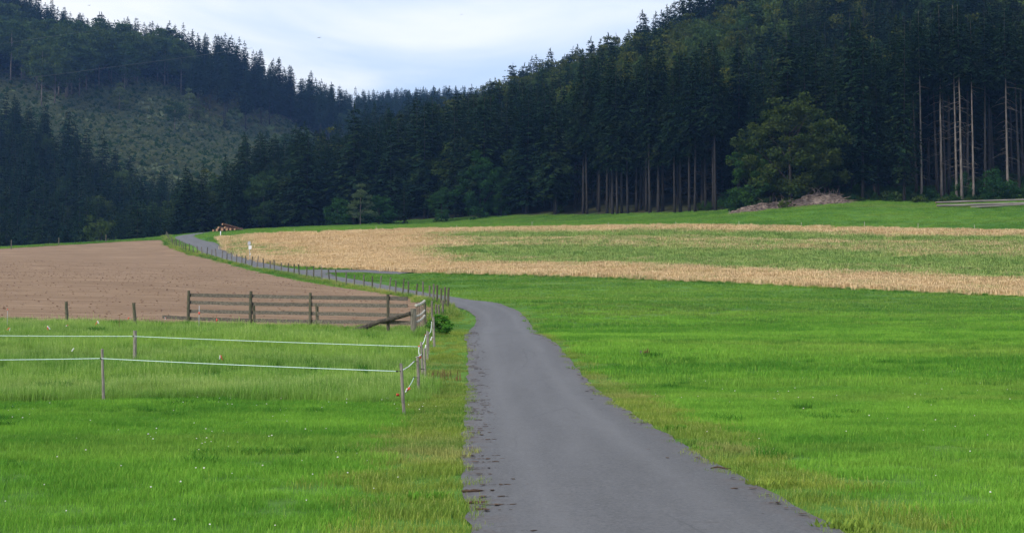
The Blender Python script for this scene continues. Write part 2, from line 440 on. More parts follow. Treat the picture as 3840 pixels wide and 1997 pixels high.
def H(x, y):
    x = np.atleast_1d(np.asarray(x, dtype=float)); y = np.atleast_1d(np.asarray(y, dtype=float)); out = np.empty(x.shape)
    fx, fy, fo = x.ravel(), y.ravel(), out.ravel()
    for i in range(0, len(fx), 20000):
        a, b = fx[i:i + 20000], fy[i:i + 20000]
        fo[i:i + 20000] = _k((a[:, None] - C[None, :, 0]) ** 2 + (b[:, None] - C[None, :, 1]) ** 2) @ _w[:_n] + _w[_n] + _w[_n + 1] * a + _w[_n + 2] * b
    return fo.reshape(x.shape)
def h1(x, y): return float(H(x, y)[0])
_Y = np.concatenate([np.arange(7, 60, .5), np.arange(60, 320, 1.0), np.arange(320, 1100, 3.0)])
def ground(u, v, ymin=0):
    """where the sight line of pixel (u,v) meets the terrain"""
    a, b = (u - 1920) / F, (998.5 - v) / F
    k = _Y / (CP - b * SP); zr = EYE + (SP + b * CP) * k
    dz = zr - H(a * k, _Y)
    i = next((j for j in range(1, len(_Y)) if dz[j] <= 0 and _Y[j] > ymin), None)
    if i is None:                                            # grazes a crest: the nearest approach before the valley
        j = int(np.argmin(np.where((_Y < 270) & (_Y > ymin), dz / _Y, 9e9))); Y = _Y[j]
    else:
        Y = _Y[i - 1] + (_Y[i] - _Y[i - 1]) * dz[i - 1] / max(dz[i - 1] - dz[i], 1e-9)
    x = a * Y / (CP - b * SP)
    return Vector((x, Y, h1(x, Y)))
def on(x, y, dz=0.0): return Vector((x, y, h1(x, y) + dz))

def bearing(x, y): return 1920 + F * x / np.maximum(y, 1)
_ed = lambda pts: (np.array([p[0] for p in pts], float), np.array([p[1] for p in pts], float))
EDGE_R = _ed([(560, 420), (600, 330), (640, 300), (700, 290), (900, 285), (1200, 290), (1600, 275), (2200, 245), (2700, 224), (3150, 213), (3450, 211), (3900, 214), (4400, 230), (6000, 230)])
BACK_R = _ed([(600, 340), (900, 358), (1000, 375), (1250, 440), (1500, 500), (1700, 590), (1830, 560), (2200, 510), (2577, 460), (2900, 430), (3840, 400), (6000, 400)])
LOW_BACK = _ed([(-2500, 445), (0, 440), (150, 432), (320, 426), (500, 418), (760, 412), (960, 400)])
UP_FRONT = _ed([(-2500, 545), (0, 560), (257, 575), (500, 590), (620, 605), (760, 620), (900, 630), (1000, 640), (1200, 660), (1300, 690), (1500, 800), (2200, 850)])
UP_BACK = _ed([(-2500, 700), (0, 720), (500, 690), (860, 690), (1000, 720), (1200, 760), (1300, 830), (1400, 950), (1550, 1060), (2200, 1080)])
def region(x, y):
    """0 open, 1 right forest, 2 lower left forest, 3 upper left forest, 4 clearing scrub"""
    u = bearing(x, y); r = np.zeros(np.shape(x), int)
    r = np.where((u > 640) & (y > np.interp(u, *EDGE_R)) & (y < np.interp(u, *BACK_R)), 1, r)
    r = np.where((u <= 700) & (u > -2600) & (y > np.where(u < 560, 285, 290)) & (y < np.interp(u, *LOW_BACK)), 2, r)
    rag = 16 * np.sin(x * .11 + 1) + 10 * np.sin(x * .27) + 7 * np.sin(x * .61 + y * .05)
    r = np.where((u > -2600) & (u < 2300) & (y > np.interp(u, *UP_FRONT) + rag) & (y < np.interp(u, *UP_BACK)), 3, r)
    r = np.where((r == 0) & (u < 1300) & (y > 395) & (y < 700), 4, r)
    r = np.where((r == 0) & (y > 395), 5, r)
    return r

def build_ground():
    ys = np.concatenate([np.arange(-30, 70, 1.5), np.arange(70, 300, 3), np.arange(300, 800, 7), np.arange(800, 1400, 20)])
    xs = np.concatenate([np.arange(-560, -160, 12), np.arange(-160, -60, 4), np.arange(-60, 60, 2), np.arange(60, 160, 4), np.arange(160, 561, 12)])
    X, Y = np.meshgrid(xs, ys); Z = H(X, Y)
    nx, ny = len(xs), len(ys)
    i = np.arange(nx * ny).reshape(ny, nx)
    q = np.stack([i[:-1, :-1], i[:-1, 1:], i[1:, 1:], i[1:, :-1]], -1).reshape(-1, 4)
    me = mesh('ground', np.stack([X, Y, Z], -1).reshape(-1, 3), q, M['ground'], True)
    r = region(X, Y).ravel(); u = bearing(X, Y).ravel(); yy = Y.ravel()
    forest = np.isin(r, (1, 2, 3, 5)).astype(float)
    forest = np.maximum(forest, ((yy > 285) & (r != 4)).astype(float))
    col = np.zeros((len(r), 4), np.float32); col[:, 0] = forest; col[:, 1] = (r == 4); col[:, 3] = 1
    a = me.color_attributes.new('cover', 'FLOAT_COLOR', 'POINT'); a.data.foreach_set('color', col.ravel())
    o = obj('ground', me)
    tag(o, 'green meadow ground and wooded slopes', 'ground', kind='structure')
build_ground()

def smooth_path(pts, n):
    """Catmull-Rom through points, n per span"""
    P = [Vector(p) for p in pts]; out = []
    for i in range(len(P) - 1):
        p0, p1, p2, p3 = P[max(i - 1, 0)], P[i], P[i + 1], P[min(i + 2, len(P) - 1)]
        for k in range(n):
            t = k / n
            out.append(.5 * ((2 * p1) + (p2 - p0) * t + (2 * p0 - 5 * p1 + 4 * p2 - p3) * t * t + (3 * p1 - p0 - 3 * p2 + p3) * t ** 3))
    out.append(P[-1]); return out

def loft(name, A, B, m, mat, lift, attr=None, crown=0.0):
    """sheet between polylines A and B (lists of (x,y)), draped on the terrain"""
    n = len(A); A = np.array([(p[0], p[1]) for p in A]); B = np.array([(p[0], p[1]) for p in B]); t = np.linspace(0, 1, m + 1)
    XY = A[:, None, :] * (1 - t[None, :, None]) + B[:, None, :] * t[None, :, None]
    Z = H(XY[..., 0], XY[..., 1]) + lift + crown * (1 - (2 * t[None, :] - 1) ** 2)
    V = np.dstack([XY, Z[..., None]])
    i = np.arange(n * (m + 1)).reshape(n, m + 1)
    q = np.stack([i[:-1, :-1], i[:-1, 1:], i[1:, 1:], i[1:, :-1]], -1).reshape(-1, 4)
    me = mesh(name, V.reshape(-1, 3), q, mat, True)
    if attr:
        a = me.attributes.new(attr[0], 'FLOAT', 'POINT'); a.data.foreach_set('value', attr[1](V, t).astype(np.float32).ravel())
    return obj(name, me), V

# roads -------------------------------------------------------------
road_px = [(1926, 1300), (1895, 1262), (1872, 1225), (1862, 1195), (1838, 1167), (1795, 1147), (1730, 1131), (1650, 1119), (1560, 1104), (1460, 1085), (1370, 1067), (1290, 1052), (1200, 1037), (1100, 1019), (1000, 1001), (900, 978), (835, 957), (790, 935), (740, 910), (694, 886)]
road_c = [(1.85, -12), (1.5, 0), (1.20, 11.3), (.98, 16), (.78, 22), (.62, 28), (.31, 38)] + [tuple(ground(u, v))[:2] for u, v in road_px]
_last = Vector((*road_c[-1], 0)); road_c += [(_last.x + 1, _last.y + 14), (_last.x + 5, _last.y + 34)]
road_c3 = smooth_path([(x, y, 0) for x, y in road_c], 8)
def offset(path, w, rnd_amp=0.0, seed=1):
    out = []
    for i, p in enumerate(path):
        d = (path[min(i + 1, len(path) - 1)] - path[max(i - 1, 0)]).normalized()
        nrm = Vector((-d.y, d.x, 0))
        j = rnd_amp * (mn.noise(Vector((p.x * .9 + seed * 17, p.y * .9, 0))) + .6 * mn.noise(Vector((p.x * 3 + seed * 5, p.y * 3, 0))))
        out.append(p + nrm * (w + j))
    return out
dense = []
for i in range(len(road_c3) - 1):
    L = (road_c3[i + 1] - road_c3[i]).length; k = max(1, int(L / .35) if road_c3[i].y < 60 else int(L / 1.0))
    dense += [road_c3[i].lerp(road_c3[i + 1], j / k) for j in range(k)]
dense.append(road_c3[-1])
def half_w(p): return 1.56 + (.25 * math.exp(-((p.y - 62) / 8) ** 2))
roadL = [p for p in offset(dense, 1.58, .09, 1)]; roadR = [p for p in offset(dense, -1.58, .07, 2)]
for i, p in enumerate(dense):          # grass bulges in on the inside of the bend, the lane flares on the outside below it
    roadL[i] = roadL[i].lerp(p, .30 * math.exp(-((p.y - 71) / 5.5) ** 2)); roadR[i] = p + (roadR[i] - p) * (1 + .28 * math.exp(-((p.y - 60) / 5) ** 2))
edge_attr = ('edge', lambda V, t: np.broadcast_to(np.abs(2 * t - 1)[None, :], V.shape[:2]))
road, _ = loft('road', roadL, roadR, 10, M['road'], .03, edge_attr, .04)
tag(road, 'narrow grey asphalt farm lane curving up the valley', 'road', kind='structure')
side_c = smooth_path([(*ground(u, v).xy, 0) for u, v in ((1105, 1022), (1190, 1018), (1300, 1017), (1420, 1019), (1535, 1024))], 8)
_sn = len(side_c)
_sl = [a.lerp(b, max(0, 1 - i / 14) ** 1.5) for i, (a, b) in enumerate(zip(offset(side_c, 1.9, .1, 3), offset(side_c, 6.5, .1, 3)))]
_sr = [a.lerp(b, max(0, 1 - i / 14) ** 1.5) for i, (a, b) in enumerate(zip(offset(side_c, -1.9, .1, 4), offset(side_c, -6.5, .1, 4)))]
side_road, _ = loft('side_road', _sl, _sr, 6, M['road'], .036, edge_attr, .04)
tag(side_road, 'short grey asphalt side lane branching off towards the crop', 'road', kind='structure')
ROADP = np.array([(p.x, p.y) for p in dense] + [(p.x, p.y) for p in side_c])
def road_dist(x, y):
    out = np.empty(len(x))
    for i in range(0, len(x), 4000):
        out[i:i + 4000] = np.sqrt(((x[i:i + 4000, None] - ROADP[None, :, 0]) ** 2 + (y[i:i + 4000, None] - ROADP[None, :, 1]) ** 2).min(1))
    return out

# fields --------------------------------------------------------------
def resample(P, n):
    P = np.array([(p[0], p[1]) for p in P], float); s = np.concatenate([[0], np.cumsum(np.hypot(*np.diff(P, axis=0).T))]); t = np.linspace(0, s[-1], n)
    return np.stack([np.interp(t, s, P[:, 0]), np.interp(t, s, P[:, 1])], 1)
# ploughed field: near edge left to right, far edge left to right (right side runs up beside the post line)
pl_near = [(-95, 56)] + [tuple(ground(u, v).xy) for u, v in ((-600, 1211), (0, 1214), (503, 1224), (1163, 1241), (1548, 1247))]
pl_side = [tuple(ground(u, v).xy) for u, v in ((1640, 1158), (1560, 1124), (1440, 1101), (1298, 1083), (1148, 1058), (1000, 1028), (880, 998), (760, 966), (680, 945), (640, 925), (612, 905))]
pl_far = [(-105, 195)] + [tuple(ground(u, v).xy) for u, v in ((0, 934), (230, 920), (430, 908), (600, 899))]
N = 60
colsA = resample(pl_near + pl_side[:1], N)
farline = resample(pl_far, 40)
side = resample(pl_side[::-1], 60)           # from the top corner back down to the near corner
far_all = np.vstack([farline, side[1:-1]])
farB = resample(far_all, N)
# walk near edge with few columns and far+side edge with the same number
nearA = resample(pl_near, N)
ploughed, PV = loft('ploughed_field', nearA, farB, 60, M['soil'], .05)
tag(ploughed, 'bare tan ploughed field of dry soil', 'field', kind='structure')
# crop field
cr_near = [(830, 900), (845, 935), (905, 962), (990, 985), (1090, 1000), (1250, 1009), (1400, 1014), (1530, 1022), (2000, 1035), (2560, 1055), (3200, 1085), (3840, 1112)]
cr_far = [(822, 893), (900, 888), (1000, 881), (1150, 876), (1300, 871), (1450, 867), (1600, 862), (2000, 856), (2400, 850), (2900, 852), (3400, 862), (3840, 868)]
cn = [tuple(ground(u, v).xy) for u, v in cr_near]; cf = [tuple(ground(u, v).xy) for u, v in cr_far]
cn.append((cn[-1][0] + 50, cn[-1][1] - 30)); cf.append((cf[-1][0] + 60, cf[-1][1] - 8))
cn_r, cf_r = resample(cn, 160), resample(cf, 160)
def green_amount(x, y, z):
    """how weedy the crop is: long green swaths parallel to the field's edges"""
    u, v = proj(x, y, z)
    vn = np.interp(u, [p[0] for p in cr_near], [p[1] for p in cr_near]); vf = np.interp(u, [p[0] for p in cr_far], [p[1] for p in cr_far])
    t = (vn - v) / np.maximum(vn - vf, 1)
    n1 = np.array([mn.noise(Vector((a * .03, b * .12, 0))) for a, b in zip(x.ravel(), y.ravel())]).reshape(x.shape)
    n2 = np.array([mn.noise(Vector((a * .25, b * .5, 3))) for a, b in zip(x.ravel(), y.ravel())]).reshape(x.shape)
    tt = t + .05 * n1
    g = lambda c, w: np.exp(-((tt - c) / w) ** 2)
    k = 1.0 * g(.48, .13) + .75 * g(.84, .07) + .45 * g(.30, .05) + .35 * g(.70, .05)
    fade = np.clip((u - 1380) / 450 + .5 * n1, 0, 1)
    patch = .55 * np.exp(-((u - 1050) / 120) ** 2 - ((tt - .42) / .2) ** 2) * (n2 > -.05) + .4 * np.exp(-((u - 900) / 50) ** 2)
    return np.clip((k + .16) * fade + patch +  .30 * n2 + .05, 0, 1)
crop, CV = loft('crop_field', cn_r, cf_r, 50, M['crop_ground'], .07, ('green', lambda V, t: green_amount(V[..., 0], V[..., 1], V[..., 2])))
tag(crop, 'golden ripening crop field with green weedy swaths', 'field', kind='structure')
def inside(poly, x, y):
    poly = np.asarray(poly); ins = np.zeros(len(x), bool); j = len(poly) - 1
    for i in range(len(poly)):
        xi, yi, xj, yj = *poly[i], *poly[j]
        c = ((yi > y) != (yj > y)) & (x < (xj - xi) * (y - yi) / (yj - yi + 1e-12) + xi); ins ^= c; j = i
    return ins
PL_POLY = np.vstack([nearA, farB[::-1]]); CR_POLY = np.vstack([cn_r, cf_r[::-1]])

# ------------------------------------------------------------------ scattering (stuff only)
def scatter_tree(name, protos):
    ng = bpy.data.node_groups.new(name, 'GeometryNodeTree')
    ng.interface.new_socket('Geometry', in_out='INPUT', socket_type='NodeSocketGeometry')
    ng.interface.new_socket('Geometry', in_out='OUTPUT', socket_type='NodeSocketGeometry')
    n, l = ng.nodes, ng.links
    gi, go = n.new('NodeGroupInput'), n.new('NodeGroupOutput')
    join = n.new('GeometryNodeJoinGeometry')
    for p in reversed(protos):          # the last link into Join Geometry becomes instance 0
        oi = n.new('GeometryNodeObjectInfo'); oi.inputs['Object'].default_value = p
        g2 = n.new('GeometryNodeGeometryToInstance'); l.new(oi.outputs['Geometry'], g2.inputs[0]); l.new(g2.outputs[0], join.inputs[0])
    iop = n.new('GeometryNodeInstanceOnPoints')
    iop.inputs['Pick Instance'].default_value = True
    def attr(nm, ty):
        a = n.new('GeometryNodeInputNamedAttribute'); a.data_type = ty; a.inputs['Name'].default_value = nm; return a.outputs[0]
    l.new(gi.outputs[0], iop.inputs['Points']); l.new(join.outputs[0], iop.inputs['Instance'])
    l.new(attr('pick', 'INT'), iop.inputs['Instance Index'])
    l.new(attr('rot', 'FLOAT_VECTOR'), iop.inputs['Rotation']); l.new(attr('size', 'FLOAT_VECTOR'), iop.inputs['Scale'])
    l.new(iop.outputs[0], go.inputs[0]); return ng

def scatter(name, P, protos, size, rot=None, pick=None, tint=None, rs=None, label='', cat=None):
    """one stuff object whose points carry copies of a few small meshes"""
    rs = rs or np.random.RandomState(5); n = len(P)
    me = bpy.data.meshes.new(name); me.vertices.add(n); me.vertices.foreach_set('co', np.asarray(P, np.float32).ravel())
    if rot is None:
        rot = np.zeros((n, 3)); rot[:, 2] = rs.rand(n) * 6.283; rot[:, :2] = rs.randn(n, 2) * .03
    size = np.asarray(size, float)
    if size.ndim == 0: size = np.full(n, float(size))
    if size.ndim == 1: size = np.repeat(size[:, None], 3, 1)
    if pick is None: pick = rs.randint(0, len(protos), n)
    if tint is None: tint = rs.rand(n)
    me.attributes.new('rot', 'FLOAT_VECTOR', 'POINT').data.foreach_set('vector', rot.astype(np.float32).ravel())
    me.attributes.new('size', 'FLOAT_VECTOR', 'POINT').data.foreach_set('vector', size.astype(np.float32).ravel())
    me.attributes.new('pick', 'INT', 'POINT').data.foreach_set('value', pick.astype(np.int32))
    me.attributes.new('tint', 'FLOAT', 'POINT').data.foreach_set('value', np.asarray(tint, np.float32))
    me.update()
    o = obj(name, me)
    md = o.modifiers.new('scatter', 'NODES'); md.node_group = scatter_tree(name, protos)
    tag(o, label, cat, kind='stuff')
    return o

def proto(name, verts, faces, mat, shade=None):
    me = mesh(name, verts, faces, mat)
    if shade is not None:
        me.attributes.new('shade', 'FLOAT', 'POINT').data.foreach_set('value', np.asarray(shade, np.float32))
    return bpy.data.objects.new(name, me)       # never linked: only used inside the scatters

def blades(name, mat, n, R, hmin, hmax, w, bend, seed, seedheads=0.0):
    """a patch of grass blades: each a bent tapering strip"""
    rs = np.random.RandomState(seed); V = []; Fc = []; S = []
    r = R * np.sqrt(rs.rand(n)); a = rs.rand(n) * 6.283
    for i in range(n):
        x, y = r[i] * math.cos(a[i]), r[i] * math.sin(a[i]); h = rs.uniform(hmin, hmax); t = rs.rand() * 6.283; d = np.array([math.cos(t), math.sin(t)])
        s = np.array([-d[1], d[0]]) * w * rs.uniform(.6, 1.2) * .5; b = bend * h * rs.uniform(.2, 1.3); b0 = len(V); sh = rs.rand()
        V += [(x - s[0], y - s[1], -.03), (x + s[0], y + s[1], -.03),
              (x + d[0] * b * .3 - s[0] * .8, y + d[1] * b * .3 - s[1] * .8, h * .55), (x + d[0] * b * .3 + s[0] * .8, y + d[1] * b * .3 + s[1] * .8, h * .55),
              (x + d[0] * b - s[0] * .15, y + d[1] * b - s[1] * .15, h), (x + d[0] * b + s[0] * .15, y + d[1] * b + s[1] * .15, h)]
        Fc += [(b0, b0 + 1, b0 + 3, b0 + 2), (b0 + 2, b0 + 3, b0 + 5, b0 + 4)]; S += [sh] * 6
        if rs.rand() < seedheads:
            hh = h * rs.uniform(1.15, 1.5); b0 = len(V); q = s * .45; e = np.array([x + d[0] * b * .5, y + d[1] * b * .5])
            V += [(x - q[0], y - q[1], 0), (x + q[0], y + q[1], 0), (e[0] + q[0], e[1] + q[1], hh * .85), (e[0] - q[0], e[1] - q[1], hh * .85), (e[0] + s[0] * 1.2, e[1] + s[1] * 1.2, hh * .92), (e[0], e[1], hh), (e[0] - s[0] * 1.2, e[1] - s[1] * 1.2, hh * .92), (e[0], e[1], hh * .84)]
            Fc += [(b0, b0 + 1, b0 + 2, b0 + 3), (b0 + 7, b0 + 4, b0 + 5, b0 + 6)]; S += [1.0] * 8
    return proto(name, V, np.array(Fc), mat, S)

rs = np.random.RandomState(42)
def points_in_view(ymin, ymax, dens, margin=.06, xr=None):
    """random ground points inside the wedge the picture can see, with margin; density per square metre"""
    k = 3840 / F / 2 * (1 + margin * 2); A = k * (ymax ** 2 - ymin ** 2) + 14 * (ymax - ymin); n = int(A * dens)
    y = np.sqrt(rs.rand(n) * (ymax ** 2 - ymin ** 2) + ymin ** 2); x = (rs.rand(n) * 2 - 1) * (k * y + 7)
    return x, y
def nz(x, y, s, o=0):
    return np.array([mn.fractal(Vector((a * s + o, b * s, o)), .6, 2.0, 4) for a, b in zip(x, y)])

short = [blades('short_patch', M['short_grass'], 260, .33, .03, .085, .006, .6, i) for i in range(5)]
mid = [blades('mid_patch', M['short_grass'], 150, .5, .06, .14, .014, .5, 20 + i) for i in range(4)]
far_p = [blades('far_patch', M['far_grass'], 150, .9, .05, .11, .035, .5, 30 + i) for i in range(4)]
longp = [blades('long_patch', M['long_grass'], 170, .36, .10, .28, .008, .55, 40 + i, .10) for i in range(5)]
vergep = [blades('verge_patch', M['verge_grass'], 190, .28, .025, .08, .006, .8, 50 + i, .05) for i in range(4)]
tallverge = [blades('tall_verge_patch', M['verge_grass'], 110, .32, .06, .22, .011, .5, 60 + i, .25) for i in range(4)]
tuftp = [blades('dark_patch', M['dark_tuft'], 140, .22, .10, .30, .010, .6, 70 + i) for i in range(3)]

lane_y = 28.6                    # the longer paddock grass starts here on the left
def clean(x, y, gap=1.54):
    d = road_dist(x, y); ok = (d > gap + .14 * np.random.RandomState(3).rand(len(d))) & ~inside(PL_POLY, x, y) & ~inside(CR_POLY, x, y); return x[ok], y[ok], d[ok]
def lift(x, y, dz=0.0): return np.stack([x, y, H(x, y) + dz], 1)

# near lawn (both sides) ------------------------------------------------
x, y = points_in_view(8.5, 34, 12.5); x, y, d = clean(x, y)
u = bearing(x, y)
left = x < 0
is_long = left & (y > lane_y + .5 * np.sin(x * .7)) & (u < 1600)
verge_w = np.where(left, 1.2, 1.0) + .5 * nz(x, y, .5, 4)
is_verge = (d - 1.6 < verge_w)
lawn = ~is_long & ~is_verge
scatter('meadow_grass', lift(x[lawn], y[lawn]), short, .75 + .5 * rs.rand(lawn.sum()) + .35 * np.clip(nz(x[lawn], y[lawn], .35, 9), -.5, 1), label='short bright green meadow grass in the foreground', cat='grass')
vx, vy = [x[is_verge]], [y[is_verge]]
LX, LY = [x[is_long]], [y[is_long]]
x, y = points_in_view(34, 84, 5.5); x, y, d = clean(x, y); ok = (y < 56 + 28 * rs.rand(len(y)) ** 1.3) & ((y < 62) | (x > -6)); x, y, d = x[ok], y[ok], d[ok]; u = bearing(x, y)
left = (x < 0) & (u < 1760)
corridor = left & (u > 1600)
verge_w = np.where(left, 1.5, .7) + .5 * nz(x, y, .4, 4)
is_verge = (d - 1.6 < verge_w) | corridor
LX.append(x[left & ~is_verge]); LY.append(y[left & ~is_verge]); vx.append(x[is_verge]); vy.append(y[is_verge])
r_ = ~left & ~is_verge
scatter('middle_grass', lift(x[r_], y[r_]), mid, .8 + .45 * rs.rand(r_.sum()), label='green mown meadow grass right of the lane', cat='grass')
X_, Y_ = np.concatenate(LX), np.concatenate(LY)
scatter('long_grass', lift(X_, Y_), longp, .75 + .4 * rs.rand(len(X_)) + .5 * np.clip(nz(X_, Y_, .25, 2), -.4, .8), label='long unmown grass inside the fenced paddock', cat='grass')
X_, Y_ = np.concatenate(vx), np.concatenate(vy)
scatter('verge_grass', lift(X_, Y_), vergep, .7 + .7 * rs.rand(len(X_)), label='yellowish short verge grass along the lane', cat='grass')
# darker clumps scattered through the sward
x, y = points_in_view(9, 58, .55); x, y, d = clean(x, y, 2.3); ok = nz(x, y, .22, 21) > .10; x, y = x[ok], y[ok]
scatter('meadow_tufts', lift(x, y), tuftp, np.stack([.6 + 1.1 * rs.rand(len(x)), .5 + .6 * rs.rand(len(x)), .35 + .35 * rs.rand(len(x)) + .25 * (x < -2) * (y > 29)], 1), label='darker green clumps scattered through the meadow grass', cat='grass')
# farther meadow
x, y = points_in_view(52, 290, 1.05); x, y, d = clean(x, y, 2.2); ok = (rs.rand(len(y)) < (y - 52) / 26) & ((x > -4) | (y > 62)); x, y, d = x[ok], y[ok], d[ok]
r = region(x, y); ok = (r == 0) & (y < 290); x, y = x[ok], y[ok]
scatter('far_grass', lift(x, y), far_p, .7 + .6 * rs.rand(len(x)), label='distant meadow grass below the forest edge', cat='grass')

# ------------------------------------------------------------------ crop stalks
def stalks(name, seed):
    rs_ = np.random.RandomState(seed); V = []; Fc = []; S = []
    for i in range(110):
        x, y = rs_.uniform(-.8, .8, 2); h = rs_.uniform(.26, .42); t = rs_.rand() * 6.283; d = np.array([math.cos(t), math.sin(t)]); s = np.array([-d[1], d[0]]) * .016; b = h * rs_.uniform(.05, .35); b0 = len(V)
        V += [(x - s[0], y - s[1], 0), (x + s[0], y + s[1], 0), (x + d[0] * b + s[0], y + d[1] * b + s[1], h), (x + d[0] * b - s[0], y + d[1] * b - s[1], h),
              (x + d[0] * b * 1.8 - s[0] * 2.2, y + d[1] * b * 1.8 - s[1] * 2.2, h * .96), (x + d[0] * b * 1.8 + s[0] * 2.2, y + d[1] * b * 1.8 + s[1] * 2.2, h * .96)]
        Fc += [(b0, b0 + 1, b0 + 2, b0 + 3), (b0 + 3, b0 + 2, b0 + 5, b0 + 4)]; S += [rs_.rand()] * 6
    return proto(name, V, np.array(Fc), M['crop'], S)
cp_ = [stalks('crop_patch', 80 + i) for i in range(4)]
n = 36000; x = rs.uniform(CR_POLY[:, 0].min(), CR_POLY[:, 0].max(), n); y = rs.uniform(CR_POLY[:, 1].min(), CR_POLY[:, 1].max(), n)
ok = inside(CR_POLY, x, y) & (np.abs(bearing(x, y) - 1920) < 2150); x, y = x[ok], y[ok]
zz = H(x, y); gr = green_amount(x, y, zz)
scatter('ripe_crop', np.stack([x, y, zz], 1), cp_, .85 + .25 * rs.rand(len(x)), tint=gr, label='golden crop stalks mixed with green weeds', cat='crop')

# verge along the post line between soil and lane
fence_px = [(606, 884), (611, 885), (617, 887), (622, 890), (630, 896), (635, 905), (641, 914), (647, 922), (654, 925), (661, 928), (672, 931), (680, 935), (687, 939), (698, 944), (710, 947), (726, 951), (741, 954), (758, 958), (775, 961), (794, 966), (811, 970), (832, 976), (851, 981), (870, 985), (887, 989), (907, 993), (921, 996), (943, 1000), (964, 1003), (990, 1009), (1013, 1014), (1030, 1018), (1055, 1024), (1081, 1029), (1103, 1034), (1123, 1038), (1150, 1044), (1176, 1048), (1206, 1054), (1236, 1060), (1263, 1065), (1298, 1074), (1329, 1078), (1364, 1084), (1396, 1090), (1424, 1094), (1459, 1100), (1484, 1106), (1509, 1108), (1531, 1112), (1559, 1117), (1586, 1124), (1611, 1132), (1626, 1138), (1639, 1143), (1654, 1149), (1668, 1155), (1676, 1160), (1681, 1163)]
fence_near_px = [(1661, 1189), (1646, 1194), (1635, 1197), (1620, 1203)]
fence_pts = [ground(u, v) for u, v in fence_px]; fence_near = [ground(u, v) for u, v in fence_near_px]
line = fence_pts + fence_near
fx, fy = [], []
for a, b in zip(line[:-1], line[1:]):
    L = (b - a).length; k = int(L * 10)
    for _ in range(k):
        p = a.lerp(b, rs.rand()); w = rs.normal(0, .38); dd = (b - a).normalized(); fx.append(p.x - dd.y * w); fy.append(p.y + dd.x * w)
fx, fy = np.array(fx), np.array(fy); ok = road_dist(fx, fy) > 1.65; fx, fy = fx[ok], fy[ok]
scatter('fence_line_grass', lift(fx, fy), tallverge + tuftp[:1], .7 + .8 * rs.rand(len(fx)), label='tall yellowing grass along the post line by the soil', cat='grass')
# strip of grass on the far crest and the ragged near edge of the soil
ex, ey = [], []
for (a, b) in zip(pl_near[:-1], pl_near[1:]):
    L = math.dist(a, b)
    for _ in range(int(L * 16)):
        t = rs.rand(); ex.append(a[0] + (b[0] - a[0]) * t); ey.append(a[1] + (b[1] - a[1]) * t + rs.normal(-.25, .3))
ex, ey = np.array(ex), np.array(ey)
scatter('field_edge_grass', lift(ex, ey), longp + tuftp, .7 + .6 * rs.rand(len(ex)), label='rough grass at the near edge of the ploughed soil', cat='grass')
ex, ey = [], []
for (a, b) in zip(cn[3:-1], cn[4:]):
    L = math.dist(a, b)
    for _ in range(int(L * 7)):
        t = rs.rand(); ex.append(a[0] + (b[0] - a[0]) * t); ey.append(a[1] + (b[1] - a[1]) * t + rs.normal(-.3, .35))
ex, ey = np.array(ex), np.array(ey); ok = road_dist(ex, ey) > 1.8; ex, ey = ex[ok], ey[ok]
scatter('crop_edge_grass', lift(ex, ey), tallverge + tuftp, .5 + .6 * rs.rand(len(ex)), label='rough grass at the near edge of the crop', cat='grass')
ex, ey = [], []
for (a, b) in zip(pl_far[:-1], pl_far[1:]):
    L = math.dist(a, b)
    for _ in range(int(L * 9)):
        t = rs.rand(); ex.append(a[0] + (b[0] - a[0]) * t); ey.append(a[1] + (b[1] - a[1]) * t + rs.uniform(.2, 7))
scatter('crest_grass', lift(np.array(ex), np.array(ey)), far_p, .9 + .8 * rs.rand(len(ex)), label='strip of grass on the crest behind the soil', cat='grass')

# soil clods, lane litter, clover ---------------------------------------
def chunk(name, mat, seed, sz=.6, n=5):
    mb = MB(); rr = random.Random(seed); mb.blob((0, 0, sz * .3), .5, rr, 1.2, .8, sz, .35, n, 4); return proto(name, mb.v, [tuple(f) for f in mb.f], mat)
clods = [chunk('clod', M['clod'], i) for i in range(4)]
n = 7000; yy = np.sqrt(rs.rand(n) * (150 ** 2 - 55 ** 2) + 55 ** 2); xx = -rs.rand(n) * .47 * yy
ok = inside(PL_POLY, xx, yy); xx, yy = xx[ok], yy[ok]
scatter('soil_clods', lift(xx, yy, .05), clods, .035 + .09 * rs.rand(len(xx)) ** 3, label='small dark clods strewn over the ploughed soil', cat='soil')
lit = [chunk('litter_bit', M['bark_litter'], 10 + i, .25) for i in range(4)]
ii = rs.randint(0, len(dense), 17000); P_, R_ = [], []
for i in ii:
    p = dense[i]
    if p.y < 9 or p.y > 70: continue
    d = (dense[min(i + 1, len(dense) - 1)] - dense[max(i - 1, 0)]).normalized(); nrm = Vector((-d.y, d.x, 0)); q = rs.rand()
    off = 1.5 - abs(rs.normal(0, .28)) if q < .42 else (-1.5 + abs(rs.normal(0, .12)) if q < .52 else rs.normal(.25, .6))
    off = max(-1.5, min(1.55, off))
    if mn.noise(Vector((p.x * 1.3 + off * 2, p.y * .8, 2))) < rs.uniform(-.3, .3): continue
    P_.append(p + nrm * off)
P_ = np.array([(p.x, p.y) for p in P_])
size = (.011 + .055 * rs.rand(len(P_)) ** 3.5)
scatter('lane_litter', lift(P_[:, 0], P_[:, 1], .05), lit, np.stack([size * 1.7, size * 1.3, size * .6], 1), label='bark crumbs and dirt scattered over the asphalt lane', cat='litter')
fl = MB(); fl.blob((0, 0, .10), .011, random.Random(3), 1, 1, .8, .15, 6, 4)
clov = [proto('clover', fl.v, fl.f, M['petal'])]
x, y = points_in_view(8.5, 36, 2.2); x, y, d = clean(x, y, 2.1); dens = nz(x, y, .3, 12)
ok = (rs.rand(len(x)) < np.where(x < 0, .5, .2)) & (dens > -.25); x, y = x[ok], y[ok]
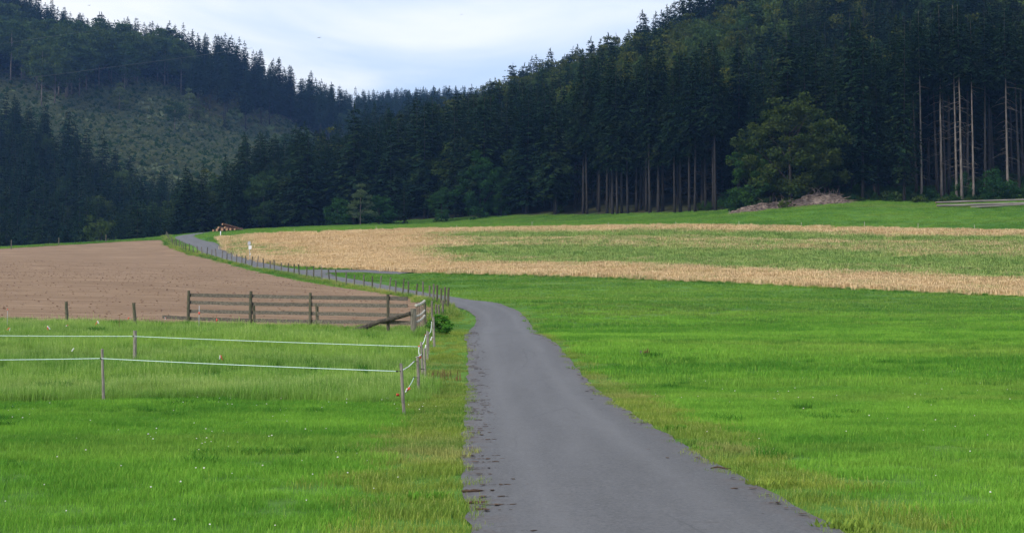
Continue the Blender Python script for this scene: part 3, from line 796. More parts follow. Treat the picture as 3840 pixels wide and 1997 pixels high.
scatter('clover_flowers', lift(x, y), clov, .55 + .55 * rs.rand(len(x)), label='white clover blossoms dotting the foreground grass', cat='flowers')

# ------------------------------------------------------------------ trees
def cards(V, Fc, S, c, d, up, L, W, sh):
    """one spray: a kite-shaped leaf surface from c along d"""
    s = np.cross(d, up); s /= (np.linalg.norm(s) + 1e-9); b = len(V)
    V += [c, c + d * L * .45 + s * W * .5, c + d * L, c + d * L * .45 - s * W * .5]
    Fc.append((b, b + 1, b + 2, b + 3)); S += [sh] * 4

def spruce_crown(name, h, cb, R, seed, nwh, nbr, mat, sparse=0.12, fullness=1.0):
    rs_ = np.random.RandomState(seed); V, Fc, S = [], [], []
    z0 = h * cb; ph = rs_.rand(4) * 6.28
    for w in range(nwh):
        t = (w + rs_.uniform(-.3, .3)) / nwh; t = min(max(t, 0), .985); z = z0 + (h - z0) * t
        base = R * ((1 - t) ** .72) * (min(1, .45 + t * 3.2)) + .12
        k = max(4, int(nbr * (1 - .45 * t)))
        a0 = rs_.rand() * 6.28
        for j in range(k):
            if rs_.rand() < sparse: continue
            a = a0 + 6.283 * j / k + rs_.uniform(-.3, .3)
            env = 1 + .22 * math.sin(2 * a + ph[0] + t * 5) + .15 * math.sin(3 * a + ph[1] - t * 11)
            L = base * env * rs_.uniform(.7, 1.12)
            d = np.array([math.cos(a), math.sin(a), 0.0]); droop = .10 + .42 * (1 - t)
            nsp = max(2, int(L * 2.6 * fullness)); sh = rs_.rand()
            for q in range(nsp):
                f = (q + .6 + rs_.uniform(-.25, .25)) / nsp
                p = np.array([0, 0, z]) + d * L * f + np.array([0, 0, L * (.12 * f - droop * f * f)])
                for sd in (-1, 1):
                    ang = rs_.uniform(.35, 1.05) * sd; dd = np.array([math.cos(a + ang), math.sin(a + ang), rs_.uniform(-.85, -.05)]); dd /= np.linalg.norm(dd)
                    up = np.array([rs_.uniform(-.5, .5), rs_.uniform(-.5, .5), 1.0])
                    ll = rs_.uniform(.45, .95) * (1.15 - .5 * f) * (.55 + .45 * (1 - t)) * R / 3.0
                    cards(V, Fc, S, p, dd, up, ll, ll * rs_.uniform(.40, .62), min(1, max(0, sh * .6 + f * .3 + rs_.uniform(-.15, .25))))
    # leader
    for q in range(5):
        dd = np.array([rs_.uniform(-.4, .4), rs_.uniform(-.4, .4), 1.0]); dd /= np.linalg.norm(dd)
        cards(V, Fc, S, np.array([0, 0, h - .9 + q * .2]), dd, np.array([1.0, .3, 0]), .8, .22, .5)
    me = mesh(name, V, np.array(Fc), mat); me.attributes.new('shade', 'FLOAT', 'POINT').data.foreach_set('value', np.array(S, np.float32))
    return me

def trunk_mesh(name, h, r, mat, seed, sticks=0, zs=(0, 1), lean=0.02):
    rr = random.Random(seed); mb = MB(); n = 9; pts = []; rad = []
    lx, ly = rr.uniform(-lean, lean), rr.uniform(-lean, lean)
    for i in range(n):
        t = i / (n - 1); pts.append((lx * h * t + rr.uniform(-.05, .05) * t, ly * h * t + rr.uniform(-.05, .05) * t, -0.8 + (h + .8) * t))
        rad.append(max(.02, r * (1.25 if i == 0 else 1) * (1 - t) ** 1.15 + .01))
    mb.tube(pts, rad, 7)
    for _ in range(sticks):
        z = h * rr.uniform(*zs); a = rr.random() * 6.28; L = rr.uniform(.8, 2.6); x0, y0 = lx * z, ly * z
        mb.tube([(x0, y0, z), (x0 + math.cos(a) * L * .5, y0 + math.sin(a) * L * .5, z - L * .12), (x0 + math.cos(a) * L, y0 + math.sin(a) * L, z - L * rr.uniform(.2, .5))], [.03, .02, .008], 3, cap=False)
    return mesh(name, mb.v, mb.f, mat, True)

def leafy_crown(name, h, cb, R, seed, nclump, per, mat, leaf=.34, shape=1.0, clump_r=1.3, open_=0.0):
    """broad crown: clumps of leaf-sized faces spread through a lumpy egg"""
    rs_ = np.random.RandomState(seed); V, Fc, S = [], [], []; zc = h * (1 + cb) / 2; hz = h * (1 - cb) / 2; ph = rs_.rand(6) * 6.28; cl = []
    while len(cl) < nclump:
        d = rs_.randn(3); d /= np.linalg.norm(d); r = rs_.uniform(.45, 1.0) ** .6
        a = math.atan2(d[1], d[0]); lump = 1 + .18 * math.sin(2 * a + ph[0] + d[2] * 3) + .14 * math.sin(5 * a + ph[1] - d[2] * 6) + .1 * math.sin(9 * d[2] + ph[2])
        wid = 1.0 if d[2] < 0 else (1 - .35 * shape * d[2])
        cl.append(np.array([d[0] * R * r * lump * wid, d[1] * R * r * lump * wid, zc + d[2] * hz * r * lump]))
    for c in cl:
        cr = clump_r * rs_.uniform(.6, 1.15); sh = rs_.rand(); out_ = c - np.array([0, 0, zc]); out_ /= np.linalg.norm(out_) + 1e-6
        for _ in range(per):
            o = rs_.randn(3); o /= np.linalg.norm(o); q = c + o * cr * rs_.rand() ** .45 * np.array([1.1, 1.1, .7])
            dd = rs_.randn(3) * .7 + out_ * .5 + np.array([0, 0, -.25]); dd /= np.linalg.norm(dd); up = rs_.randn(3)
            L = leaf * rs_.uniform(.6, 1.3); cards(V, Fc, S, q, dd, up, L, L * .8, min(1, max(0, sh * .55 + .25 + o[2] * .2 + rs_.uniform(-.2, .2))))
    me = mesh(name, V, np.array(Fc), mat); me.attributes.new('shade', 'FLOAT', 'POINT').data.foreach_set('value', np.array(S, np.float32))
    limbs = [cl[i] for i in rs_.choice(len(cl), min(10, len(cl)), replace=False)]
    return me, limbs

def limbed_trunk(name, h, r, cb, limbs, mat, seed):
    rr = random.Random(seed); mb = MB()
    mb.tube([(0, 0, -.8), (.05, 0, h * cb * .5), (0, .08, h * (cb + .25)), (.05, 0, h * .85)], [r * 1.3, r, r * .7, r * .12], 8)
    for c in limbs:
        z = min(h * .8, max(h * cb * .6, c[2] - abs(c[0]) - abs(c[1]) * .5)); m = Vector((c[0] * .5, c[1] * .5, (z + c[2]) / 2 + .3))
        mb.tube([(0, 0, z), m, tuple(c)], [r * .4, r * .25, r * .08], 5, cap=False)
    return mesh(name, mb.v, mb.f, mat, True)

NM = M['needles']
KIND = {}
def spr(key, h, cb, R, seed, nwh, nbr, bark='bark', r=.24, sticks=0, sparse=.12, full=1.0, mat=None):
    KIND[key] = (spruce_crown(key + '_crown', h, cb, R, seed, nwh, nbr, mat or NM, sparse, full), trunk_mesh(key + '_trunk', h, r, M[bark], seed, sticks, (.08, cb + .1)), h, R, cb)
spr('full0', 25, .05, 5.6, 1, 40, 10, full=.9); spr('full1', 25, .10, 4.8, 2, 42, 10); spr('full2', 25, .16, 6.0, 3, 36, 10, sparse=.25, full=.9); spr('full3', 25, .07, 4.3, 4, 46, 9); spr('full4', 25, .12, 5.4, 12, 30, 11, sparse=.32)
spr('high0', 28, .38, 4.0, 5, 42, 10, sticks=26, r=.26, full=1.15); spr('high1', 28, .47, 3.7, 6, 40, 10, sticks=20, r=.24, full=1.15); spr('high2', 28, .32, 4.3, 7, 44, 10, sticks=30, sparse=.18, r=.27, full=1.1)
spr('high3', 29, .60, 3.6, 14, 30, 10, sticks=30, r=.24, full=1.15); spr('drape', 28, .12, 3.3, 8, 56, 10, sparse=.14, r=.22, full=1.25); spr('young', 12, .03, 2.4, 9, 34, 9); 
spr('bare0', 28, .64, 3.1, 10, 40, 10, bark='pale_and_lit_bark', sticks=40, r=.21, sparse=.12, full=1.2); spr('bare1', 28, .66, 3.0, 11, 36, 10, bark='pale_and_lit_bark', sticks=24, r=.19, sparse=.1, full=1.2)  # sunlit stems: the light is put into a lighter bark colour
def leafy(key, h, cb, R, seed, ncl, per, mat, bark='bark', r=.25, **kw):
    me, limbs = leafy_crown(key + '_crown', h, cb, R, seed, ncl, per, M[mat], **kw)
    KIND[key] = (me, limbed_trunk(key + '_trunk', h, r, cb, limbs, M[bark], seed), h, R, cb)
for i in range(3): leafy('beech%d' % i, 23, .30 + .05 * i, 6.2, 20 + i, 84, 62, 'beech_leaves', 'pale_and_lit_bark', .20, leaf=.6, clump_r=1.7)
for i in range(2): leafy('ybeech%d' % i, 22, .18, 5.0, 30 + i, 80, 60, 'yellow_leaves' if i else 'beech_leaves', 'bark', .25, leaf=.5, clump_r=1.5)
leafy('big_broad', 17, .03, 6.9, 47, 185, 115, 'yellow_leaves', 'bark', .3, leaf=.36, clump_r=1.15, shape=1.1)
leafy('green_broad', 14, .02, 4.4, 41, 110, 90, 'green_leaves', 'bark', .25, leaf=.34, clump_r=1.0)
leafy('birch', 8, .10, 1.9, 42, 46, 70, 'birch_leaves', 'pale_and_lit_bark', .09, leaf=.22, clump_r=.6, shape=1.7)
leafy('bush0', 3.2, .0, 1.7, 43, 36, 60, 'green_leaves', 'bark', .06, leaf=.22, clump_r=.55)
leafy('nettle', 3.2, .0, 1.7, 48, 44, 60, 'dark_tuft', 'bark', .05, leaf=.30, clump_r=.5)
leafy('bush1', 2.6, .0, 1.6, 44, 30, 50, 'scrub_leaves', 'bark', .06, leaf=.30, clump_r=.55)
leafy('bush2', 2.0, .0, 1.8, 45, 26, 50, 'beech_leaves', 'bark', .06, leaf=.30, clump_r=.55)

# -- where every tree stands: hand-placed ones at the forest edge first
T_ = []      # (x, y, kind, height, name, category, label, rotz, widen)
def plant(u, vbase, Y, kind, hgt, name, cat, label, widen=1.0):
    x = (u - 1920) / F * Y; x = at(u, vbase, Y).x
    T_.append([x, Y, kind, hgt, name, cat, label, rs.rand() * 6.28, widen])
plant(2965, 748, 205, 'big_broad', 17.2, 'broadleaf_tree', 'tree', 'big yellow-green broadleaf tree standing behind the brush heap', 1.12)
plant(2815, 770, 207, 'green_broad', 10.5, 'broadleaf_tree', 'tree', 'dark green broadleaf filling the lower left of the big yellow-green tree', 1.1)
plant(3095, 752, 206, 'ybeech0', 11.5, 'broadleaf_tree', 'tree', 'dark broadleaf tucked against the right side of the big yellow-green tree', .8)
plant(1800, 836, 262, 'green_broad', 13.5, 'broadleaf_tree', 'tree', 'fresh green round broadleaf tree low at the spruce edge')
plant(1880, 836, 262, 'green_broad', 9.5, 'broadleaf_tree', 'tree', 'smaller broadleaf tree leaning on the fresh green round one')
plant(1352, 850, 262, 'birch', 8.2, 'birch_tree', 'tree', 'pale grey-green young birch with white stem before the dark forest', 1.25)
plant(1515, 842, 264, 'young', 8.2, 'spruce_tree', 'tree', 'small dark spruce right of the pale birch', 1.2)
plant(1420, 846, 266, 'bush0', 5.2, 'bush', 'bush', 'dark green round bush between the birch and the small spruce', 1.3)
plant(1265, 852, 264, 'bush0', 5.0, 'bush', 'bush', 'dark bush just left of the pale birch', 1.2)
plant(1655, 838, 262, 'green_broad', 7.0, 'broadleaf_tree', 'tree', 'low drooping broadleaf tree right of the small dark spruce', 1.1)
plant(2760, 790, 208, 'bush0', 3.4, 'bush', 'bush', 'round green bush at the left foot of the brush heap')
plant(3725, 722, 206, 'bush0', 4.4, 'bush', 'bush', 'tall round green bush before the bare trunks, above the felled logs')
plant(3620, 722, 207, 'bush0', 4.0, 'bush', 'bush', 'slim green bush among bare trunks left of the tall round bush', .7)
plant(3505, 732, 207, 'bush0', 1.6, 'bush', 'bush', 'tiny green bush near the left end of the felled logs')
plant(3800, 725, 206, 'bush0', 2.4, 'bush', 'bush', 'low green bush right of the tall round bush', 1.3)
plant(3340, 745, 205, 'bush2', 1.8, 'bush', 'bush', 'low dark bush by the foot of the pale-stemmed draped spruce')
plant(3390, 752, 203.5, 'drape', 29, 'spruce_tree', 'tree', 'draped green spruce with a pale lit stem, nearest the field', 1.0)
for u, k, h_, lb in ((3145, 'drape', 25, 'dense draped spruce with thick dark trunk right behind the brush heap'), (3234, 'drape', 30, 'tall shaggy spruce with ragged boughs right of the brush heap'), (3294, 'drape', 26, 'narrow shaggy spruce between two wider draped ones'),
                     (3438, 'high3', 29, 'spruce with thin dark stem left of the first pale bare stem'), (3456, 'bare1', 30, 'first pale bare stem right of the draped spruce'), (3531, 'bare0', 31, 'pale straight bare stem bristling with dead twigs'), (3545, 'high3', 29, 'brown stem close on the right of the bristling pale one'),
                     (3557, 'high3', 28, 'thinner brown stem, third of the tight trio of stems'), (3588, 'bare1', 31, 'pale bare stem rising over the slim green bush'), (3607, 'bare0', 31, 'tallest pale bare stem, forked high up, over the slim green bush'), (3629, 'high3', 29, 'brown stem right behind the slim green bush'),
                     (3651, 'bare1', 29, 'thin whitish bare stem right of the slim green bush'), (3695, 'high3', 30, 'brown stem just left of the tall round bush'), (3779, 'bare0', 30, 'greyish bare stem right of the tall round bush'), (3824, 'high3', 29, 'brown stem at the far right before the frame ends')):
    plant(u, 735, {'d': 206, 'b': 206.5}.get(k[0], 209) + rs.uniform(-1, 2), k, h_, 'spruce_tree', 'tree', lb)
for i, (u, thick) in enumerate(((2187, 0), (2202, 1), (2246, 0), (2276, 0), (2297, 0), (2315, 0), (2332, 0), (2355, 1), (2386, 0), (2424, 0), (2438, 0), (2470, 1), (2485, 0), (2530, 1), (2552, 1), (2585, 0), (2606, 0), (2647, 0), (2676, 1), (2684, 1))):
    Y = float(np.interp(u, *EDGE_R)) + rs.uniform(-2, 4)
    k = 'high%d' % (i % 3); ords = ['first', 'second', 'third', 'fourth', 'fifth', 'sixth', 'seventh', 'eighth', 'ninth', 'tenth', 'eleventh', 'twelfth', 'thirteenth', 'fourteenth', 'fifteenth', 'sixteenth', 'seventeenth', 'eighteenth', 'nineteenth', 'twentieth'][i]
    plant(u, 820, Y, k, 27 + rs.uniform(-1.5, 3), 'spruce_tree', 'tree', 'spruce with %s bare trunk, %s in the row left of the brush heap' % ('thick' if thick else 'slim', ords))

hand = np.array([(t[0], t[1]) for t in T_])
def poisson(cx0, cx1, cy0, cy1, reg, sp, jitter=.42):
    """jittered hexagonal planting inside a region"""
    P = []; yv = cy0; row = 0
    while yv < cy1:
        xv = cx0 + (row % 2) * sp * .5
        while xv < cx1:
            P.append((xv + rs.uniform(-1, 1) * sp * jitter, yv + rs.uniform(-1, 1) * sp * jitter)); xv += sp
        yv += sp * .88; row += 1
    P = np.array(P); r = region(P[:, 0], P[:, 1]); u = bearing(P[:, 0], P[:, 1])
    return P[(r == reg) & (u > -520) & (u < 4350)]
def mixed(P, chooser):
    for x, y in P:
        if len(hand) and y < 275 and np.min((hand[:, 0] - x) ** 2 + (hand[:, 1] - y) ** 2) < (1.8 if y > 206 else 6) ** 2: continue
        k, h_ = chooser(x, y, 1920 + F * x / y)
        nm = 'beech_tree' if 'beech' in k else 'spruce_tree'
        T_.append([x, y, k, h_, nm, 'tree', None, rs.rand() * 6.28, rs.uniform(.95, 1.3)])
def c1(x, y, u):
    e = float(np.interp(u, *EDGE_R)); depth = y - e; n_ = mn.noise(Vector((x * .02, y * .02, 5)))
    if depth < 14:
        if u > 3400 and depth < 9: return 'high3', rs.uniform(27, 31)
        if u > 2120: return ('high%d' % rs.randint(3) if (u < 2720 or u > 3300) else rs.choice(['drape', 'high2', 'full2'])), rs.uniform(25, 30)
        if u < 2120 and rs.rand() < .16: return 'ybeech0', rs.uniform(13, 18)
        return 'full%d' % rs.randint(5), rs.uniform(21, 27) if u > 1050 else rs.uniform(17, 21)
    if y > float(np.interp(u, *BACK_R)) - 48 and u > 900: return 'full%d' % rs.randint(5), rs.uniform(25, 33) if u > 1900 else rs.uniform(21, 29)
    if (depth > 40 and n_ > .08 and 1350 < u < 3000 or (depth > 70 and 2080 < u < 2950 and n_ > -.18)) and rs.rand() < .8: return 'ybeech%d' % (rs.rand() < .45), rs.uniform(18, 23)
    if depth > 25 and rs.rand() < .10: return 'ybeech%d' % (rs.rand() < .3), rs.uniform(18, 24)
    return 'full%d' % rs.randint(5), rs.uniform(19, 25) if u > 1050 else rs.uniform(15, 20)
mixed(poisson(-110, 260, 200, 600, 1, 5.7), c1)
def c2(x, y, u):
    if rs.rand() < .05: return 'ybeech0', rs.uniform(15, 20)
    return 'full%d' % rs.randint(5), rs.uniform(18, 24) if u < 380 else rs.uniform(16, 21)
mixed(poisson(-260, 0, 283, 445, 2, 5.8), c2)
def c3(x, y, u):
    f = float(np.interp(u, *UP_FRONT)); dp = y - f
    if u < 680 + 60 * mn.noise(Vector((x * .02, y * .02, 1))):
        if dp > 32 and (rs.rand() < .9 or dp > 60): return 'full%d' % rs.randint(5), rs.uniform(24, 30)
        return 'beech%d' % rs.randint(3), rs.uniform(22, 28)
    if u > 1250 and dp < 60 and rs.rand() < .3: return 'beech0', rs.uniform(16, 20)
    return ('high%d' % rs.randint(3) if dp < 16 else 'full%d' % rs.randint(5)), rs.uniform(24, 30)
mixed(poisson(-360, 120, 530, 1080, 3, 8.6), c3)
# scattered young trees in the clearing
for u, v, Y, k, h_, lb in ((700, 400, 585, 'birch', 14, 'pale yellowish young tree at the upper edge of the clearing'), (735, 410, 590, 'birch', 9, 'smaller yellowish young tree beside the pale one in the clearing'), (645, 455, 560, 'beech2', 13, 'lone thin tree with a pale stem in the middle of the clearing'),
                           (435, 400, 565, 'birch', 12, 'leafy young tree in the clearing below the beeches'), (835, 430, 600, 'young', 9, 'small dark spruce at the right edge of the clearing'), (1150, 560, 600, 'birch', 14, 'yellow-green slender tree before the far spruce trunks'),
                           (1020, 655, 470, 'birch', 13, 'grey-green tree with a pale stem low in the clearing'), (1060, 640, 480, 'beech1', 12, 'grey-green bushy tree at the lower tip of the clearing')):
    T_.append([(u - 1920) / F * Y, Y, k, h_, 'young_tree' if k != 'young' else 'spruce_tree', 'tree', lb, rs.rand() * 6.28, 1.3])

# -- which trees show, and how large (nearer ones and the crest hide those behind)
TX = np.array([t[0] for t in T_]); TY = np.array([t[1] for t in T_]); TH = np.array([t[3] for t in T_]); TZ = H(TX, TY)
order = np.argsort(TY); NC = 1100; top = np.full(NC, 99999.0)      # per 5-px column from u=-800: highest row hidden so far
colu = -800 + 5.0 * np.arange(NC) + 2.5
for Yc in (60, 80, 100, 120, 140, 160, 180, 195, 205, 215, 225, 235, 245, 255, 265):
    z_ = H((colu - 1920) / F * Yc, np.full(NC, float(Yc))); _, v_ = proj((colu - 1920) / F * Yc, np.full(NC, float(Yc)), z_); top = np.minimum(top, v_)
seen = np.zeros(len(T_)); vtop = np.zeros(len(T_)); ucen = np.zeros(len(T_)); vmid = np.zeros(len(T_))
skyline = np.full(NC, 99999.0)
for i in order:
    R = KIND[T_[i][2]][3] * TH[i] / KIND[T_[i][2]][2] * .62; u0, v0 = proj(TX[i], TY[i], TZ[i]); _, v1 = proj(TX[i], TY[i], TZ[i] + TH[i]); wpx = R * F / TY[i]
    a, b = int((u0 - wpx + 800) / 5), int((u0 + wpx + 800) / 5) + 1; a, b = max(a, 0), min(b, NC)
    if a >= b: continue
    cc = colu[a:b]; prof = v1 + (v0 - v1) * np.minimum(1, np.abs(cc - u0) / max(wpx, 1)) * .55
    vis = np.clip(np.minimum(top[a:b], v0) - np.maximum(prof, 0), 0, None); vis[(cc < 0) | (cc > 3840)] = 0
    seen[i] = vis.sum() * 5; vmid[i] = (np.maximum(prof, 0) + vis / 2)[vis > 0].mean() if (vis > 0).any() else 0; vtop[i] = v1; ucen[i] = u0
    hide = prof + 8; top[a:b] = np.minimum(top[a:b], hide)
print('trees', len(T_), 'visible', int((seen > 0).sum()), 'large', int((seen > 900).sum()))
named = np.array([t[6] is not None for t in T_])
score = seen.copy()
is_spruce = np.array([t[4] == 'spruce_tree' for t in T_]); is_beech = np.array([t[4] == 'beech_tree' for t in T_])
pick_s = set(np.where(is_spruce & named)[0]); left_s = [i for i in np.argsort(-score) if is_spruce[i] and not named[i] and seen[i] > 350][:300 - len(pick_s)]
pick_b = [i for i in np.argsort(-score) if is_beech[i] and seen[i] > 350][:120]
chosen = set(np.where(named)[0]) | set(left_s) | set(pick_b)

def put_tree(i):
    x, y, k, h_, nm, cat, lb, rz, wd = T_[i]; crown, trunk, h0, R0, cb = KIND[k]
    e = empty(nm, (x, y, TZ[i] - .15), rz); s = h_ / h0; e.scale = (s * wd, s * wd, s)
    obj('trunk', trunk, e); obj('crown', crown, e)
    return e
ORD = ['first', 'second', 'third', 'fourth', 'fifth', 'sixth', 'seventh', 'eighth', 'ninth', 'tenth', 'eleventh', 'twelfth', 'thirteenth', 'fourteenth', 'fifteenth', 'sixteenth', 'seventeenth', 'eighteenth', 'nineteenth', 'twentieth', '21st', '22nd', '23rd', '24th', '25th', '26th', '27th', '28th', '29th', '30th', '31st', '32nd', '33rd', '34th', '35th', '36th', '37th', '38th', '39th', '40th'] + ['%dth' % k for k in range(41, 200)]
def nth(k): return ORD[k] if k < len(ORD) else '%dth' % (k + 1)
# anything standing against the sky gets told by its place along the skyline
sky = []
for i in chosen:
    a, b = int((ucen[i] - 6 + 800) / 5), int((ucen[i] + 6 + 800) / 5) + 1
    if not named[i] and 0 <= ucen[i] <= 3840 and vtop[i] > -20 and vtop[i] <= top[max(a, 0):b].min() + 6: sky.append(i)
sky.sort(key=lambda i: ucen[i])
nl = [i for i in sky if ucen[i] < 1150]; nr = sorted([i for i in sky if ucen[i] > 1750], key=lambda i: ucen[i]); nmid = [i for i in sky if 1150 <= ucen[i] <= 1750]
for L_, txt in ((nl, 'against the sky on the left ridge, {} treetop from the left'), (nmid, 'against the sky in the far gap, {} treetop from the left'), (nr, 'against the sky on the right ridge, {} treetop counted from the gap')):
    for k, i in enumerate(L_): T_[i][6] = ('dark spruce ' if is_spruce[i] else 'rounded beech ') + txt.format(nth(k))
# front row along the field, told by order
front = sorted([i for i in chosen if not T_[i][6] and ucen[i] > 640 and T_[i][1] - np.interp(ucen[i], *EDGE_R) < 6.5 and 0 < ucen[i] < 3840], key=lambda i: ucen[i])
for k, i in enumerate(front): T_[i][6] = ('dark spruce' if is_spruce[i] else 'rounded beech') + ' in the front row of the right forest, %s from its left end' % nth(k)
GROUPS = {1: 'forest trees on the right slope', 2: 'dark forest trees on the lower left slope', 3: 'trees of the forest above the clearing', 4: 'young trees in the clearing', 0: 'trees at the forest edge', 5: 'forest trees on the right slope'}
REG = region(TX, TY)
def zone(i):
    r = REG[i]; u, v = ucen[i], vmid[i]
    if r in (1, 5, 0):
        lo, hi = np.interp(u, (700, 1500, 2200, 2700, 3840), (860, 840, 815, 790, 740)), np.interp(u, (700, 1400, 2200, 2700, 3840), (600, 400, 220, 0, 0)); f = (lo - v) / (lo - hi)
        cols = ((950, 'behind the log pile'), (1300, 'above the pale birch'), (1620, 'between the birch and the fresh green tree'), (1950, 'above the fresh green tree'), (2300, 'over the left half of the bare trunk row'), (2720, 'over the right half of the bare trunk row'), (3180, 'above the big yellow-green tree'), (3500, 'above the draped spruces'), (9999, 'over the pale bare stems'))
        side_ = 'right'
    elif r == 2: f = (v - 930) / (400 - 930); cols = ((200, 'at the left border'), (400, 'behind the left crest posts'), (9999, 'toward the end of the lane')); side_ = 'lower left'
    else: f = (vtop[i] - np.interp(u, (0, 860, 1200), (260, 330, 480))) / -260; cols = ((200, 'at the left border'), (420, 'left of the yellowish young tree'), (700, 'above the yellowish young tree'), (950, 'right of the yellowish young tree'), (1250, 'where the ridge dips'), (9999, 'in the far gap')); side_ = 'ridge'
    band = 'bottom' if f < .25 else 'lower' if f < .5 else 'upper' if f < .75 else 'top'
    return (side_, band, next(t for a, t in cols if u < a), 'spruce' if is_spruce[i] else 'beech')
bins = {}
for i in chosen:
    if not T_[i][6]: bins.setdefault(zone(i), []).append(i)
for (sd, bd, cl, kd), L_ in bins.items():
    L_.sort(key=lambda i: ucen[i])
    for k, i in enumerate(L_): T_[i][6] = '%s %s from left, %s %s forest %s' % (nth(k), kd, bd, sd, cl)
for i in sorted(chosen, key=lambda i: (T_[i][1], T_[i][0])):
    e = put_tree(i); tag(e, T_[i][6] or zone(i), T_[i][5], None if T_[i][4] in ('broadleaf_tree', 'birch_tree', 'bush') else GROUPS[REG[i]])

# the rest of the wood: one mass, same trees, as scattered copies
rest = [i for i in range(len(T_)) if i not in chosen and (seen[i] > 0 or True)]
keep = []
for i in rest:
    e = {1: np.interp(ucen[i], *EDGE_R), 3: np.interp(ucen[i], *UP_FRONT)}.get(REG[i], 0)
    keep.append(i)
names_ = list(KIND); small = {}
for k in names_:
    crown, trunk = KIND[k][0], KIND[k][1]; bm = bpy.data.meshes.new(k + '_whole')
    v = []; f = []; sh = []
    for me_ in (trunk, crown):
        a = np.empty(len(me_.vertices) * 3, np.float32); me_.vertices.foreach_get('co', a); b0 = sum(len(q) for q in v); v.append(a.reshape(-1, 3))
        f.append([tuple(j + b0 for j in p.vertices) for p in me_.polygons]); sh.append(np.zeros(len(me_.vertices)) if me_ is trunk else None)
    s_ = np.empty(len(crown.vertices), np.float32); crown.attributes['shade'].data.foreach_get('value', s_); sh[1] = s_
    bm.from_pydata(np.vstack(v).tolist(), [], f[0] + f[1]); bm.materials.append(trunk.materials[0]); bm.materials.append(crown.materials[0])
    bm.polygons.foreach_set('material_index', np.array([0] * len(f[0]) + [1] * len(f[1]), np.int32))
    bm.attributes.new('shade', 'FLOAT', 'POINT').data.foreach_set('value', np.concatenate(sh).astype(np.float32)); bm.update()
    small[k] = bpy.data.objects.new(k + '_whole', bm)
for lab, regs, nm in (('rest of the dense forest on the right slope', (1, 5, 0), 'right_forest'), ('rest of the forest on the left slopes', (2, 3, 4), 'left_forest')):
    kk = [i for i in keep if REG[i] in regs]; used = sorted({T_[i][2] for i in kk}); used.sort()
    rot = np.array([(0, 0, T_[i][7]) for i in kk]); sz = np.array([(T_[i][3] / KIND[T_[i][2]][2] * T_[i][8], T_[i][3] / KIND[T_[i][2]][2] * T_[i][8], T_[i][3] / KIND[T_[i][2]][2]) for i in kk])
    scatter(nm, np.array([(T_[i][0], T_[i][1], TZ[i] - .15) for i in kk]), [small[k] for k in used], sz, rot, np.array([used.index(T_[i][2]) for i in kk]), rs.rand(len(kk)), label=lab, cat='forest')

# scrub in the clearing, undergrowth at the forest foot
n = 60000; x = rs.uniform(-330, -20, n); y = rs.uniform(430, 680, n); rg = region(x, y); ok = ((rg == 4) | ((rg == 3) & (rs.rand(n) < .35)) | ((rg == 5) & (bearing(x, y) < 1400))) & (bearing(x, y) > -400); x, y = x[ok], y[ok]
scatter('clearing_scrub', lift(x, y, -.2), [small['bush1'], small['bush2'], small['bush0']], .24 + .38 * rs.rand(len(x)) ** 2, pick=rs.choice(3, len(x), p=(.68, .2, .12)), label='grey-green scrub covering the clearing on the left hill', cat='scrub')
ux, uy = [], []
for _ in range(2600):
    u = rs.uniform(3120, 4200) if rs.rand() < .75 else rs.uniform(2620, 3200); e = float(np.interp(u, *EDGE_R)); Y = e - rs.uniform(-14, 9) if u > 3120 else e + rs.uniform(1.5, 9); ux.append((u - 1920) / F * Y); uy.append(Y)
ux, uy = np.array(ux), np.array(uy)
scatter('undergrowth', lift(ux, uy, -.1), [small['bush2'], small['bush0']] + tallverge[:2], np.where(rs.rand(len(ux)) < .2, .5, .28) * (.6 + .8 * rs.rand(len(ux))), pick=rs.choice(4, len(ux), p=(.25, .2, .3, .25)), label='rough weeds and brambles along the foot of the right forest', cat='undergrowth')

# ------------------------------------------------------------------ posts and fences
def post_mesh(name, h, r, mat, seed, lean=(0, 0), bury=.4, n=8, square=False, ragged=.03, bend=.01):
    rr = random.Random(seed); mb = MB(); pts = []; rad = []; k = 7
    for i in range(k):
        t = i / (k - 1); z = -bury + (h + bury) * t
        pts.append((lean[0] * z + rr.uniform(-bend, bend), lean[1] * z + rr.uniform(-bend, bend), z)); rad.append(r * (1.08 - .14 * t) * rr.uniform(.95, 1.05))
    mb.tube(pts, rad, n, .06, rr)
    for j in range(len(mb.v) - n, len(mb.v)):
        v = mb.v[j]; mb.v[j] = (v[0], v[1], v[2] + rr.uniform(-ragged, ragged))
    return mesh(name, mb.v, mb.f, mat, False)

